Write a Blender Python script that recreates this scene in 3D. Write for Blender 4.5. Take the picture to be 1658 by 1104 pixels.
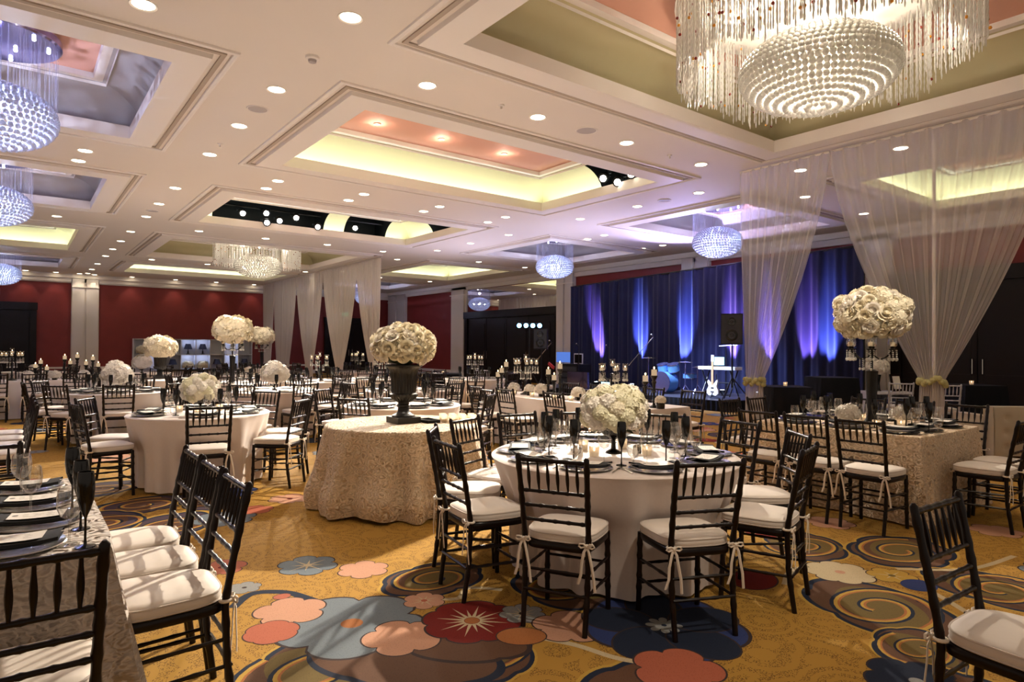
import bpy, math, random
from mathutils import Vector, Matrix, Quaternion
PI = math.pi; sin = math.sin; cos = math.cos
random.seed(7)
for _o in list(bpy.data.objects): bpy.data.objects.remove(_o)
S = bpy.context.scene; COL = S.collection

# ------------------------------------------------------------------ camera
EYE = Vector((0, 0, 1.5))
def _axes(yaw, pitch, roll):
    y, p, r = math.radians(yaw), math.radians(pitch), math.radians(roll)
    F = Vector((sin(y)*cos(p), cos(y)*cos(p), sin(p))); R0 = Vector((cos(y), -sin(y), 0)); U0 = R0.cross(F)
    return F, cos(r)*R0+sin(r)*U0, -sin(r)*R0+cos(r)*U0
CF, CR, CU = _axes(37.592, .5516, .3954)
cd = bpy.data.cameras.new('camera'); cam = bpy.data.objects.new('camera', cd); COL.objects.link(cam)
cd.sensor_width = 36; cd.lens = 1044.2*36/1658; cd.clip_end = 200; cd.clip_start = .05
cam.matrix_world = Matrix(((CR.x, CU.x, -CF.x, EYE.x), (CR.y, CU.y, -CF.y, EYE.y), (CR.z, CU.z, -CF.z, EYE.z), (0, 0, 0, 1)))
S.camera = cam
VS = S.view_settings
VS.view_transform = 'Standard'; VS.look = 'None'; VS.gamma = 1; VS.use_curve_mapping = False; VS.exposure = 0.12

# ------------------------------------------------------------------ world and large lights
W = bpy.data.worlds.new('world'); S.world = W; W.use_nodes = True
W.node_tree.nodes['Background'].inputs[0].default_value = (1.0, .82, .66, 1)
W.node_tree.nodes['Background'].inputs[1].default_value = .30
def lamp(kind, name, loc, power, color, target=None, **kw):
    l = bpy.data.lights.new(name, kind); l.energy = power; l.color = color
    for k, v in kw.items(): setattr(l, k, v)
    o = bpy.data.objects.new(name, l); COL.objects.link(o); o.location = loc
    if target is not None:
        o.rotation_mode = 'QUATERNION'; o.rotation_quaternion = (Vector(target)-Vector(loc)).to_track_quat('-Z', 'Y')
    return o
WARM = (1, .84, .66); WARMW = (1, .88, .72); CANDLE = (1, .55, .22); YEL = (.86, 1, .90)
BLUE = (.17, .24, 1); VIO = (.38, .23, 1)
# spotlights of the two lighting bays in the ceiling (they light tables and flowers)
def spot(loc, tgt, power, deg, blend=.25, color=WARMW, rad=.05):
    return lamp('SPOT', 'stage_spot', loc, power, color, tgt, spot_size=math.radians(deg), spot_blend=blend, shadow_soft_size=rad)
spot((9.05, 8.45, 4.80), (2.6, 5.6, 0), 5200, 34, .15)          # cake table and the carpet before it
spot((9.05, 8.8, 4.80), (3.35, 3.2, .8), 2000, 24, .3)           # front round table
spot((9.05, 8.6, 4.80), (1.2, 3.2, .4), 1600, 24, .5)            # left front table and its chairs
spot((9.05, 8.7, 4.80), (6.75, 2.9, 1.5), 2400, 20, .5)           # tall flowers at the right
spot((9.05, 8.2, 4.80), (6.2, 6.6, .8), 600, 50, .5)            # long tables
spot((4.65, 17.05, 4.80), (4.0, 13.6, .6), 2000, 70, .5)
spot((5.2, 17.05, 4.80), (5.4, 12.5, .6), 3500, 60, .5)
spot((6.0, 17.05, 4.80), (1.0, 12.0, .6), 3800, 50, .5)
spot((6.6, 17.05, 4.80), (1.6, 7.7, .6), 2600, 26, .5)
spot((7.7, 17.05, 4.80), (3.6, 7.6, .7), 2000, 26, .5)
spot((2.47, .35, 4.56), (3.1, 2.9, .5), 230, 46, .8, WARMW, .08)  # wide wash added to brighten the front table, outside the bays
# narrow pin spots from the ceiling on the flowers
for a_, b_, pw_, dg_ in (((2.47, 1.2, 4.56), (3.35, 3.17, 1.06), 420, 9), ((2.47, 3.9, 4.56), (3.0, 5.62, 1.5), 420, 13), ((4.6, .9, 4.56), (6.75, 2.9, 1.85), 620, 12), ((.89, 5.2, 4.56), (1.62, 7.72, 1.03), 320, 8), ((2.47, 9.56, 4.56), (1.28, 11.9, 1.03), 260, 9), ((2.47, 11.3, 4.56), (3.46, 13.7, 1.8), 380, 13), ((2.47, 14.1, 4.56), (2.5, 15.8, 1.44), 260, 14), ((2.47, 9.5, 4.56), (3.42, 10.9, 1.03), 200, 10), ((5.6, 19.1, 4.56), (6.3, 21.4, 1.8), 340, 14)):
    spot(a_, b_, pw_, dg_, .4, WARMW, .03)
# stage uplights along the foot of the backdrop
for yy, cc, pw, dy in ((15.5, VIO, 420, .8), (13.9, BLUE, 520, .1), (12.2, BLUE, 620, -.05), (10.6, VIO, 520, 0), (9.5, VIO, 420, 0), (7.9, BLUE, 380, -.1), (8.4, VIO, 260, 0)):
    lamp('SPOT', 'stage_uplight', (15.52, yy, .46), pw*15, cc, (15.97, yy+dy*.4, 1.75), spot_size=math.radians(25), spot_blend=.6, shadow_soft_size=.04)
lamp('SPOT', 'stage_fill', (12.6, 12.4, 4.4), 2600, (.30, .42, 1), (14.6, 10.8, .3), spot_size=math.radians(60), spot_blend=.5, shadow_soft_size=.08)
lamp('SPOT', 'stage_fill', (10.9, 11.0, 4.3), 3600, (.62, .74, 1), (14.2, 10.7, .75), spot_size=math.radians(32), spot_blend=.5, shadow_soft_size=.08)  # front fill lamp added to brighten the drums
lamp('SPOT', 'stage_fill', (15.2, 11.6, 3.3), 1300, (.50, .44, 1), (14.6, 11.0, 4.6), spot_size=math.radians(120), spot_blend=.8, shadow_soft_size=.1)  # upward fill lamp added to tint the ceiling near the stage

# upward fill spots without fixtures, added to brighten the ceiling
for ux_, uy_, uz_, pw_ in ((3.35, 3.17, 1.35, 150), (3.0, 5.62, 1.85, 150), (6.75, 2.9, 2.25, 150), (-.4, 3.5, 1.2, 130), (1.62, 7.72, 1.3, 150), (6.4, 6.1, 1.5, 120), (6.36, 7.9, 1.5, 120), (1.28, 11.9, 1.35, 150), (5.35, 9.9, 1.2, 130), (3.42, 10.9, 1.4, 100),
        (5.15, 13.4, 1.5, 140), (2.5, 15.8, 1.9, 150), (8.6, 12.6, 1.5, 150), (4.75, 17.2, 1.2, 130), (-.05, 16.5, 1.5, 130), (7.9, 17.6, 1.5, 130), (2.62, 19.2, 1.4, 130), (6.3, 21.4, 2.2, 150), (.4, 21.5, 1.2, 150), (3.5, 25.0, 1.2, 170), (8, 26.0, 1.2, 170), (1.5, 29.5, 1.2, 170), (6, 30.0, 1.2, 170), (11.5, 5.9, 1.3, 120), (13, 3.9, 1.2, 120), (12.0, 19.5, 1.3, 150), (12.5, 25.5, 1.3, 170), (-1.1, 7.6, 1.2, 120), (10.5, 13.2, 1.3, 120)):
    lamp('SPOT', 'ceiling_fill', (ux_, uy_, uz_), pw_*.23, (1, .91, .85), (ux_, uy_, 6), spot_size=math.radians(165), spot_blend=.5, shadow_soft_size=.03)

lamp('SPOT', 'stage_fill', (12.0, 12.0, 2.0), 300, (.66, .62, 1), (11.2, 12.2, 4.6), spot_size=math.radians(150), spot_blend=.8, shadow_soft_size=.05)  # upward fill without a fixture, added for a lavender ceiling
lamp('SPOT', 'stage_fill', (11.2, 16.5, 2.0), 260, (.74, .70, 1), (11.0, 16.5, 4.6), spot_size=math.radians(155), spot_blend=.8, shadow_soft_size=.05)  # second upward fill added for the ceiling further back

# ------------------------------------------------------------------ materials
def principled(name, col, rough=.5, metal=0, spec=.5, sheen=0, coat=0):
    m = bpy.data.materials.new(name); m.use_nodes = True
    b = m.node_tree.nodes['Principled BSDF']
    b.inputs['Base Color'].default_value = (*col, 1); b.inputs['Roughness'].default_value = rough
    b.inputs['Metallic'].default_value = metal; b.inputs['Specular IOR Level'].default_value = spec
    b.inputs['Sheen Weight'].default_value = sheen; b.inputs['Coat Weight'].default_value = coat
    return m
def N(m, t, **kw):
    n = m.node_tree.nodes.new(t)
    for k, v in kw.items():
        if isinstance(k, str) and k.startswith('i_'): n.inputs[k[2:].replace('_', ' ')].default_value = v
        else: setattr(n, k, v)
    return n
def L(m, a, b): m.node_tree.links.new(a, b)
def vary(m, scale, amt, bump=0, dist=.01, kind='ShaderNodeTexNoise', detail=4):
    """small noise in colour and, if wanted, bump"""
    b = m.node_tree.nodes['Principled BSDF']; col = tuple(b.inputs['Base Color'].default_value)
    tc = N(m, 'ShaderNodeTexCoord'); n = N(m, 'ShaderNodeTexNoise'); n.inputs['Scale'].default_value = scale; n.inputs['Detail'].default_value = detail
    L(m, tc.outputs['Object'], n.inputs['Vector'])
    mx = N(m, 'ShaderNodeMix', data_type='RGBA'); L(m, n.outputs[0], mx.inputs[0])
    mx.inputs[6].default_value = tuple(c*(1-amt) for c in col[:3])+(1,); mx.inputs[7].default_value = tuple(min(1, c*(1+amt)) for c in col[:3])+(1,)
    L(m, mx.outputs[2], b.inputs['Base Color'])
    if bump:
        bp = N(m, 'ShaderNodeBump'); bp.inputs['Strength'].default_value = bump; bp.inputs['Distance'].default_value = dist
        L(m, n.outputs[0], bp.inputs['Height']); L(m, bp.outputs[0], b.inputs['Normal'])
    return m
def emit(name, col, st):
    m = bpy.data.materials.new(name); m.use_nodes = True; nt = m.node_tree; nt.nodes.clear()
    e = nt.nodes.new('ShaderNodeEmission'); e.inputs[0].default_value = (*col, 1); e.inputs[1].default_value = st
    o = nt.nodes.new('ShaderNodeOutputMaterial'); nt.links.new(e.outputs[0], o.inputs[0]); return m
def thin_glass(name, tint, fmin=.05, rough=.02):
    m = bpy.data.materials.new(name); m.use_nodes = True; nt = m.node_tree; nt.nodes.clear()
    t = nt.nodes.new('ShaderNodeBsdfTransparent'); t.inputs[0].default_value = (*tint, 1)
    g = nt.nodes.new('ShaderNodeBsdfGlossy'); g.inputs['Roughness'].default_value = rough
    lw = nt.nodes.new('ShaderNodeLayerWeight'); lw.inputs[0].default_value = .35
    mr = nt.nodes.new('ShaderNodeMapRange'); mr.inputs[3].default_value = fmin; mr.inputs[4].default_value = .9
    mx = nt.nodes.new('ShaderNodeMixShader'); o = nt.nodes.new('ShaderNodeOutputMaterial')
    nt.links.new(lw.outputs['Facing'], mr.inputs[0]); nt.links.new(mr.outputs[0], mx.inputs[0]); nt.links.new(t.outputs[0], mx.inputs[1]); nt.links.new(g.outputs[0], mx.inputs[2]); nt.links.new(mx.outputs[0], o.inputs[0])
    return m
def sheer_mat(name, col, opac, edge):
    m = bpy.data.materials.new(name); m.use_nodes = True; nt = m.node_tree; nt.nodes.clear()
    t = nt.nodes.new('ShaderNodeBsdfTransparent'); d = nt.nodes.new('ShaderNodeBsdfDiffuse'); d.inputs[0].default_value = (*col, 1)
    tl = nt.nodes.new('ShaderNodeBsdfTranslucent'); tl.inputs[0].default_value = (*col, 1)
    m1 = nt.nodes.new('ShaderNodeMixShader'); m1.inputs[0].default_value = .45
    nt.links.new(d.outputs[0], m1.inputs[1]); nt.links.new(tl.outputs[0], m1.inputs[2])
    lw = nt.nodes.new('ShaderNodeLayerWeight'); lw.inputs[0].default_value = .5
    mr = nt.nodes.new('ShaderNodeMapRange'); mr.inputs[3].default_value = opac; mr.inputs[4].default_value = edge
    mx = nt.nodes.new('ShaderNodeMixShader'); o = nt.nodes.new('ShaderNodeOutputMaterial')
    nt.links.new(lw.outputs['Facing'], mr.inputs[0]); nt.links.new(mr.outputs[0], mx.inputs[0]); nt.links.new(t.outputs[0], mx.inputs[1]); nt.links.new(m1.outputs[0], mx.inputs[2]); nt.links.new(mx.outputs[0], o.inputs[0])
    return m
def crystal_mat(name, col, transl=.55):
    m = bpy.data.materials.new(name); m.use_nodes = True; nt = m.node_tree; nt.nodes.clear()
    d = nt.nodes.new('ShaderNodeBsdfDiffuse'); d.inputs[0].default_value = (*col, 1)
    tl = nt.nodes.new('ShaderNodeBsdfTranslucent'); tl.inputs[0].default_value = (*col, 1)
    g = nt.nodes.new('ShaderNodeBsdfGlossy'); g.inputs['Roughness'].default_value = .12
    m1 = nt.nodes.new('ShaderNodeMixShader'); m1.inputs[0].default_value = transl
    nt.links.new(d.outputs[0], m1.inputs[1]); nt.links.new(tl.outputs[0], m1.inputs[2])
    fr = nt.nodes.new('ShaderNodeLayerWeight'); fr.inputs[0].default_value = .4
    m2 = nt.nodes.new('ShaderNodeMixShader'); nt.links.new(fr.outputs['Fresnel'], m2.inputs[0])
    nt.links.new(m1.outputs[0], m2.inputs[1]); nt.links.new(g.outputs[0], m2.inputs[2])
    o = nt.nodes.new('ShaderNodeOutputMaterial'); nt.links.new(m2.outputs[0], o.inputs[0]); return m
def lace_mat(name, col):
    m = principled(name, col, .75, sheen=.3); b = m.node_tree.nodes['Principled BSDF']
    tc = N(m, 'ShaderNodeTexCoord'); v = N(m, 'ShaderNodeTexVoronoi'); v.inputs['Scale'].default_value = 13
    ns = N(m, 'ShaderNodeTexNoise'); ns.inputs['Scale'].default_value = 14; ns.inputs['Detail'].default_value = 3
    ad = N(m, 'ShaderNodeVectorMath', operation='MULTIPLY_ADD'); ad.inputs[1].default_value = (.11, .11, .11)
    L(m, ns.outputs['Color'], ad.inputs[0]); L(m, tc.outputs['Object'], ad.inputs[2]); L(m, ad.outputs[0], v.inputs['Vector'])
    mu = N(m, 'ShaderNodeMath', operation='MULTIPLY'); mu.inputs[1].default_value = 19; L(m, v.outputs['Distance'], mu.inputs[0])
    si = N(m, 'ShaderNodeMath', operation='SINE'); L(m, mu.outputs[0], si.inputs[0])
    mr = N(m, 'ShaderNodeMapRange'); mr.inputs[1].default_value = -1; L(m, si.outputs[0], mr.inputs[0])
    mx = N(m, 'ShaderNodeMix', data_type='RGBA'); L(m, mr.outputs[0], mx.inputs[0])
    mx.inputs[6].default_value = tuple(c*.87 for c in col)+(1,); mx.inputs[7].default_value = tuple(min(1, c*1.08) for c in col)+(1,)
    L(m, mx.outputs[2], b.inputs['Base Color'])
    bp = N(m, 'ShaderNodeBump'); bp.inputs['Strength'].default_value = .65; bp.inputs['Distance'].default_value = .018
    L(m, mr.outputs[0], bp.inputs['Height']); L(m, bp.outputs[0], b.inputs['Normal'])
    return m
M = {}
M['wood'] = vary(principled('dark_wood', (.008, .0038, .0032), .28, spec=.28), 30, .3)
M['mahog'] = vary(principled('door_wood', (.008, .0042, .0036), .42, spec=.22), 3, .3)
M['cushion'] = vary(principled('ivory_cushion', (.74, .66, .58), .62, sheen=.2), 12, .03, .15, .01)
M['piping'] = principled('ivory_piping', (.60, .52, .45), .7)
M['ribbon'] = principled('ribbon', (.78, .68, .56), .6)
M['cloth'] = vary(principled('satin_cloth', (.66, .56, .50), .55, sheen=.3), 60, .05, .08, .003)
M['white_cloth'] = principled('white_cloth', (.78, .72, .68), .65)
M['lace'] = lace_mat('rosette_lace', (.68, .51, .33))
M['lace2'] = lace_mat('grey_rosette_lace', (.50, .42, .35))
M['black_cloth'] = principled('black_cloth', (.004, .0045, .007), .85, spec=.2)
M['black'] = principled('black_gloss', (.006, .006, .006), .12)
M['black_matte'] = vary(principled('black_matte', (.006, .006, .007), .5, spec=.3), 20, .3)
M['urn'] = vary(principled('urn_black', (.011, .009, .007), .42, spec=.4), 14, .5, .2, .01)
M['iron'] = principled('black_iron', (.010, .009, .008), .3, .3)
M['napkin'] = principled('black_napkin', (.007, .007, .009), .8)
M['card'] = principled('menu_card', (.85, .80, .72), .6)
M['ink'] = principled('ink', (.22, .20, .18), .7)
M['charger'] = principled('silver_charger', (.42, .40, .38), .16, .75)
M['chargerB'] = principled('black_charger', (.02, .02, .022), .15)
M['china'] = principled('white_china', (.8, .76, .7), .2)
M['silver'] = principled('cutlery_silver', (.75, .72, .68), .18, 1)
M['glass'] = thin_glass('clear_glass', (.95, .95, .94), .10)
M['frost'] = sheer_mat('votive_glass', (.95, .85, .7), .35, .8)
M['wax'] = principled('candle_wax', (.85, .72, .5), .5)
M['flame'] = emit('candle_flame', (1, .62, .28), 14)
M['glowwax'] = emit('lit_candle_wax', (1, .70, .42), .5)
M['petal'] = vary(principled('cream_petals', (.76, .68, .50), .6, sheen=.2), 9, .12)
M['petalw'] = vary(principled('white_petals', (.82, .76, .66), .6, sheen=.2), 9, .08)
M['petalg'] = vary(principled('green_white_petals', (.74, .69, .48), .6), 7, .18)
M['leaf'] = principled('leaf', (.035, .05, .015), .5)
M['plaster'] = vary(principled('ceiling_paint', (.70, .62, .54), .7), 1.5, .02)
M['trimw'] = principled('trim_paint', (.76, .69, .62), .55)
M['groove_shade'] = principled('trim_shade_paint', (.40, .32, .25), .7)  # groove shade put into the darker colour of the strip
M['cove'] = vary(principled('cove_khaki', (.52, .46, .27), .7), 1, .06)
M['cove_bluelight'] = vary(principled('cove_grey_bluelight', (.40, .36, .34), .7), 1, .06)  # cove paint greyed, blue chandelier light put into the colour
M['pink'] = principled('pink_panel', (.62, .32, .23), .7)
M['red'] = vary(principled('red_wall', (.20, .017, .013), .6), 2.5, .16)
M['wallw'] = principled('white_wall', (.66, .60, .55), .6)
M['grille'] = principled('speaker_grille', (.42, .37, .35), .7)
M['lampglow'] = emit('downlight_glow', (1, .86, .62), 16)
M['pinkglow'] = emit('small_downlight', (1, .75, .5), 8)
M['spotglow'] = emit('spotlight_lens', (1, .97, .9), 26)
M['led'] = emit('blue_led', (.75, .82, 1), 20)
M['ledblue'] = emit('stage_led_blue', (.15, .5, 1), 16)
M['curtain'] = principled('navy_velvet', (.009, .010, .032), .85, spec=.2, sheen=.08)
M['sheer'] = sheer_mat('ivory_sheer', (.84, .77, .70), .30, .62)
M['sheer2'] = sheer_mat('ivory_drape', (.82, .74, .66), .82, 1.0)
M['rosetie'] = principled('tie_back', (.42, .38, .16), .6)
M['mirror'] = principled('mirror_glass', (.75, .72, .70), .02, 1)
M['xwarm'] = crystal_mat('crystal_warm', (.95, .92, .84))
M['xblue'] = crystal_mat('crystal_blue', (.86, .88, 1), .65)
M['amber'] = principled('amber_bead', (.65, .28, .03), .15); M['redbead'] = principled('red_bead', (.22, .03, .02), .15)
M['chrome'] = principled('chrome_blue', (.28, .26, .5), .12, .9)
M['wire'] = sheer_mat('crystal_wire', (.7, .72, .95), .12, .25)
M['white_paint'] = principled('white_furniture', (.62, .60, .64), .4)
M['silverchair'] = principled('silver_paint', (.55, .55, .60), .35, .4)
M['navy'] = principled('navy_bin', (.03, .04, .10), .7)
M['sofa'] = principled('tufted_sofa', (.46, .38, .27), .55, sheen=.2)
M['exit'] = emit('exit_green', (.05, .75, .35), 1.2); M['exitw'] = emit('exit_white', (.8, 1, .9), 1.4)
M['stage'] = principled('stage_deck', (.03, .03, .035), .4)
M['drumw'] = principled('drum_skin', (.75, .76, .8), .5); M['drumb'] = principled('drum_shell', (.12, .30, .62), .25, .3); M['brass'] = principled('cymbal', (.62, .48, .2), .25, .9)
M['guitar'] = principled('white_guitar', (.8, .78, .75), .3); M['maple'] = principled('maple_neck', (.5, .33, .16), .45)
M['keyw'] = principled('white_keys', (.75, .75, .72), .4); M['screen'] = emit('screen_glow', (.45, .8, 1), 2.2)
M['redcase'] = principled('red_case', (.55, .05, .05), .4); M['blueled'] = emit('blue_panel', (.12, .25, .8), .8)
M['cubby'] = principled('cubby_white', (.60, .60, .66), .5)

# ------------------------------------------------------------------ mesh builder
class MB:
    def __init__(s, mat='plaster'): s.v = []; s.f = []; s.mi = []; s.mats = []; s.use(mat)
    def use(s, mat):
        if mat not in s.mats: s.mats.append(mat)
        s.c = s.mats.index(mat); return s
    def face(s, idx): s.f.append(tuple(idx)); s.mi.append(s.c)
    def poly(s, pts): k = len(s.v); s.v += [tuple(p) for p in pts]; s.face(range(k, k+len(pts))); return s
    def grid(s, rows, closeu=False, closev=False):
        k = len(s.v); n = len(rows[0]); m = len(rows)
        for r in rows: s.v += [tuple(p) for p in r]
        for i in range(m if closev else m-1):
            for j in range(n if closeu else n-1):
                a, b = k+i*n+j, k+i*n+(j+1) % n; c, d = k+((i+1) % m)*n+(j+1) % n, k+((i+1) % m)*n+j
                s.face((a, b, c, d))
        return s
    def box(s, x0, x1, y0, y1, z0, z1, M4=None):
        k = len(s.v); P = [(x, y, z) for z in (z0, z1) for x, y in ((x0, y0), (x1, y0), (x1, y1), (x0, y1))]
        s.v += [tuple(M4 @ Vector(p)) for p in P] if M4 is not None else P
        for q in ((3, 2, 1, 0), (4, 5, 6, 7), (0, 1, 5, 4), (1, 2, 6, 5), (2, 3, 7, 6), (3, 0, 4, 7)): s.face([k+i for i in q])
        return s
    def tube(s, pts, r, n=8, caps=True, closed=False):
        pts = [Vector(p) for p in pts]; m = len(pts); rs = r if hasattr(r, '__len__') else [r]*m
        up = None; k = len(s.v)
        for i, p in enumerate(pts):
            a = pts[(i-1) % m] if (closed or i > 0) else p; b = pts[(i+1) % m] if (closed or i < m-1) else p
            t = (b-a); t = t.normalized() if t.length > 1e-9 else Vector((0, 0, 1))
            if up is None: up = t.orthogonal().normalized()
            else: up = (up-t*up.dot(t)); up = up.normalized() if up.length > 1e-6 else t.orthogonal().normalized()
            w = t.cross(up)
            for j in range(n):
                q = p+(up*cos(2*PI*j/n)+w*sin(2*PI*j/n))*rs[i]; s.v.append(tuple(q))
        for i in range(m if closed else m-1):
            for j in range(n):
                a, b = k+i*n+j, k+i*n+(j+1) % n; i2 = (i+1) % m
                s.face((a, b, k+i2*n+(j+1) % n, k+i2*n+j))
        if caps and not closed:
            s.face([k+j for j in range(n-1, -1, -1)]); s.face([k+(m-1)*n+j for j in range(n)])
        return s
    def lathe(s, prof, c=(0, 0, 0), n=24, cap=True):
        rows = [[(c[0]+r*cos(2*PI*j/n), c[1]+r*sin(2*PI*j/n), c[2]+z) for j in range(n)] for r, z in prof]
        k = len(s.v); s.grid(rows, closeu=True); m = len(prof)
        if cap:
            if prof[0][0] > 1e-4: s.face([k+j for j in range(n-1, -1, -1)])
            if prof[-1][0] > 1e-4: s.face([k+(m-1)*n+j for j in range(n)])
        return s
    def ball(s, c, r, n=10, m=6, sc=(1, 1, 1)):
        rows = [[(c[0]+r*sc[0]*sin(PI*i/m)*cos(2*PI*j/n), c[1]+r*sc[1]*sin(PI*i/m)*sin(2*PI*j/n), c[2]+r*sc[2]*cos(PI*i/m)) for j in range(n)] for i in range(m+1)]
        return s.grid(rows[::-1], closeu=True)
    def mesh(s, name, ang=38):
        me = bpy.data.meshes.new(name); me.from_pydata(s.v, [], s.f)
        for n in s.mats: me.materials.append(M[n])
        me.polygons.foreach_set('material_index', s.mi); me.polygons.foreach_set('use_smooth', [True]*len(s.f))
        me.validate(); me.update(); me.set_sharp_from_angle(angle=math.radians(ang)); return me
    def build(s, name, parent=None, ang=38): return link(name, s.mesh(name, ang), parent)
def link(name, me, parent=None, loc=(0, 0, 0), rot=(0, 0, 0), sc=1):
    o = bpy.data.objects.new(name, me); COL.objects.link(o); o.location = loc; o.rotation_euler = rot; o.scale = (sc, sc, sc)
    if parent is not None: o.parent = parent
    return o
def tag(o, label=None, cat=None, group=None, kind=None):
    if label and not 4 <= len(label.split()) <= 16: print('LABEL', len(label.split()), label)
    for k, v in (('label', label), ('category', cat), ('group', group), ('kind', kind)):
        if v: o[k] = v
    return o
def thing(name, label, cat, loc=(0, 0, 0), rz=0, group=None):
    o = bpy.data.objects.new(name, None); COL.objects.link(o); o.location = loc; o.rotation_euler = (0, 0, rz); o.empty_display_size = .1
    return tag(o, label, cat, group)
def struct(name, mb, parent=None, ang=38):
    o = mb.build(name, parent, ang)
    if parent is None: o['kind'] = 'structure'
    return o
def dup(root, loc, rz=0, label=None, group=None, sc=None):
    def cp(o, par):
        c = o.copy(); COL.objects.link(c)
        if par is not None: c.parent = par
        for ch in KIDS.get(o.name, [x for x in o.children]): cp(ch, c)
        return c
    r = cp(root, None); r.location = loc; r.rotation_euler = (0, 0, rz)
    if sc: r.scale = (sc, sc, sc)
    if label:
        r['label'] = label
        if not 4 <= len(label.split()) <= 16: print('LABEL', len(label.split()), label)
    if group: r['group'] = group
    return r
KIDS = {}
def freeze(root):
    def go(o):
        KIDS[o.name] = list(o.children)
        for c in o.children: go(c)
    go(root)
class Proto:
    """first placing moves the original, later ones copy it"""
    def __init__(s, root): s.r = root; s.used = False; freeze(root)
    def put(s, loc, rz, label, group=None, sc=None):
        if not s.used:
            s.used = True; r = s.r; r.location = loc; r.rotation_euler = (0, 0, rz); r['label'] = label
            if sc: r.scale = (sc, sc, sc)
            if group: r['group'] = group
            return r
        return dup(s.r, loc, rz, label, group, sc)
ORD = ['first', 'second', 'third', 'fourth', 'fifth', 'sixth', 'seventh', 'eighth', 'ninth', 'tenth', 'eleventh', 'twelfth', 'thirteenth', 'fourteenth', 'fifteenth', 'sixteenth', 'seventeenth', 'eighteenth', 'nineteenth', 'twentieth']
def view(p): d = Vector((p[0], p[1], 0))-Vector((EYE.x, EYE.y, 0)); return d.dot(CR), d.dot(CF)
def side_words(pts, centre):
    """for points round a table: which side seen from the camera and the rank from the left there"""
    cx, cy = view(centre); out = [None]*len(pts); near, far = [], []
    for i, p in enumerate(pts):
        x, y = view(p); (near if y/cy < 1-.004 else far).append((x/max(y, .1), i))
    for lst, nm in ((near, 'near'), (far, 'far')):
        lst.sort()
        for k, (_, i) in enumerate(lst): out[i] = (ORD[k] if k else 'leftmost') + (' from left' if k else '') + ' on ' + nm + ' side'
    return out

# ------------------------------------------------------------------ floor: patterned carpet (flat inlays of one floor mesh)
def carpet_mat(name, col, dark, dots=True):
    m = principled(name, col, .95, spec=.15); b = m.node_tree.nodes['Principled BSDF']
    tc = N(m, 'ShaderNodeTexCoord'); v = N(m, 'ShaderNodeTexVoronoi'); v.inputs['Scale'].default_value = 125 if dots else 120
    L(m, tc.outputs['Object'], v.inputs['Vector'])
    lt = N(m, 'ShaderNodeMath', operation='LESS_THAN'); lt.inputs[1].default_value = .40 if dots else .25; L(m, v.outputs['Distance'], lt.inputs[0])
    src = lt.outputs[0]
    if dots:                                                     # dots follow overlapping fan-shaped scales
        v2 = N(m, 'ShaderNodeTexVoronoi'); v2.inputs['Scale'].default_value = 3.1; L(m, tc.outputs['Object'], v2.inputs['Vector'])
        mu = N(m, 'ShaderNodeMath', operation='MULTIPLY'); mu.inputs[1].default_value = 34; L(m, v2.outputs['Distance'], mu.inputs[0])
        si = N(m, 'ShaderNodeMath', operation='SINE'); L(m, mu.outputs[0], si.inputs[0])
        gt = N(m, 'ShaderNodeMath', operation='GREATER_THAN'); gt.inputs[1].default_value = -.25; L(m, si.outputs[0], gt.inputs[0])
        an = N(m, 'ShaderNodeMath', operation='MULTIPLY'); L(m, lt.outputs[0], an.inputs[0]); L(m, gt.outputs[0], an.inputs[1]); src = an.outputs[0]
    mx = N(m, 'ShaderNodeMix', data_type='RGBA'); L(m, src, mx.inputs[0]); mx.inputs[6].default_value = (*col, 1); mx.inputs[7].default_value = (*dark, 1)
    L(m, mx.outputs[2], b.inputs['Base Color']); return m
for nm, c, d in (('c_gold', (.40, .22, .042), (.14, .07, .018)),):
    M[nm] = carpet_mat(nm, c, d)
for nm, c in (('c_brown', (.115, .058, .034)), ('c_navy', (.016, .022, .042)), ('c_blue', (.16, .19, .215)), ('c_pink', (.50, .265, .17)), ('c_coral', (.40, .115, .065)),
              ('c_red', (.165, .016, .012)), ('c_olive', (.15, .105, .035)), ('c_purple', (.072, .048, .062)), ('c_orange', (.36, .135, .045)), ('c_yellow', (.47, .29, .055)), ('c_cream', (.52, .42, .26)), ('c_grey', (.26, .26, .25)), ('c_line', (.045, .03, .028)), ('c_royal', (.03, .045, .14))):
    M[nm] = carpet_mat(nm, c, tuple(x*.72 for x in c), False)
fl = MB('c_gold'); fl.poly([(-8, -3, 0), (17.5, -3, 0), (17.5, 34.6, 0), (-8, 34.6, 0)])
def inlay(pts, mat, z): fl.use(mat); fl.poly([(x, y, z) for x, y in pts])
ZC = [.0003]
def nextz(): ZC[0] += .0000025; return ZC[0]
def flower(x, y, R, mat, n=5, core='c_orange', line='c_line', rot=0, rays=0, dep=.24, ang=None):
    def outline(k, grow=0):
        o = []
        for i in range(n*12):
            t = 2*PI*i/(n*12); r = R*k*((1-dep)+dep*abs(cos(n*(t)/2))**.55)+grow; o.append((x+r*cos(t+rot), y+r*sin(t+rot)))
        return o
    inlay(outline(1, R*.045), line, nextz()); inlay(outline(1), mat, nextz())
    if rays:
        for i in range(rays):
            t = 2*PI*i/rays+rot; a = .16*R; b = (.55 if i % 2 else .75)*R; w = .012*R/.3
            dx, dy = cos(t), sin(t); inlay([(x+a*dx-w*dy, y+a*dy+w*dx), (x+b*dx, y+b*dy), (x+a*dx+w*dy, y+a*dy-w*dx)], 'c_cream', nextz())
    if core: inlay([(x+R*.15*cos(t*PI/8), y+R*.15*sin(t*PI/8)) for t in range(16)], core, nextz())
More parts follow.
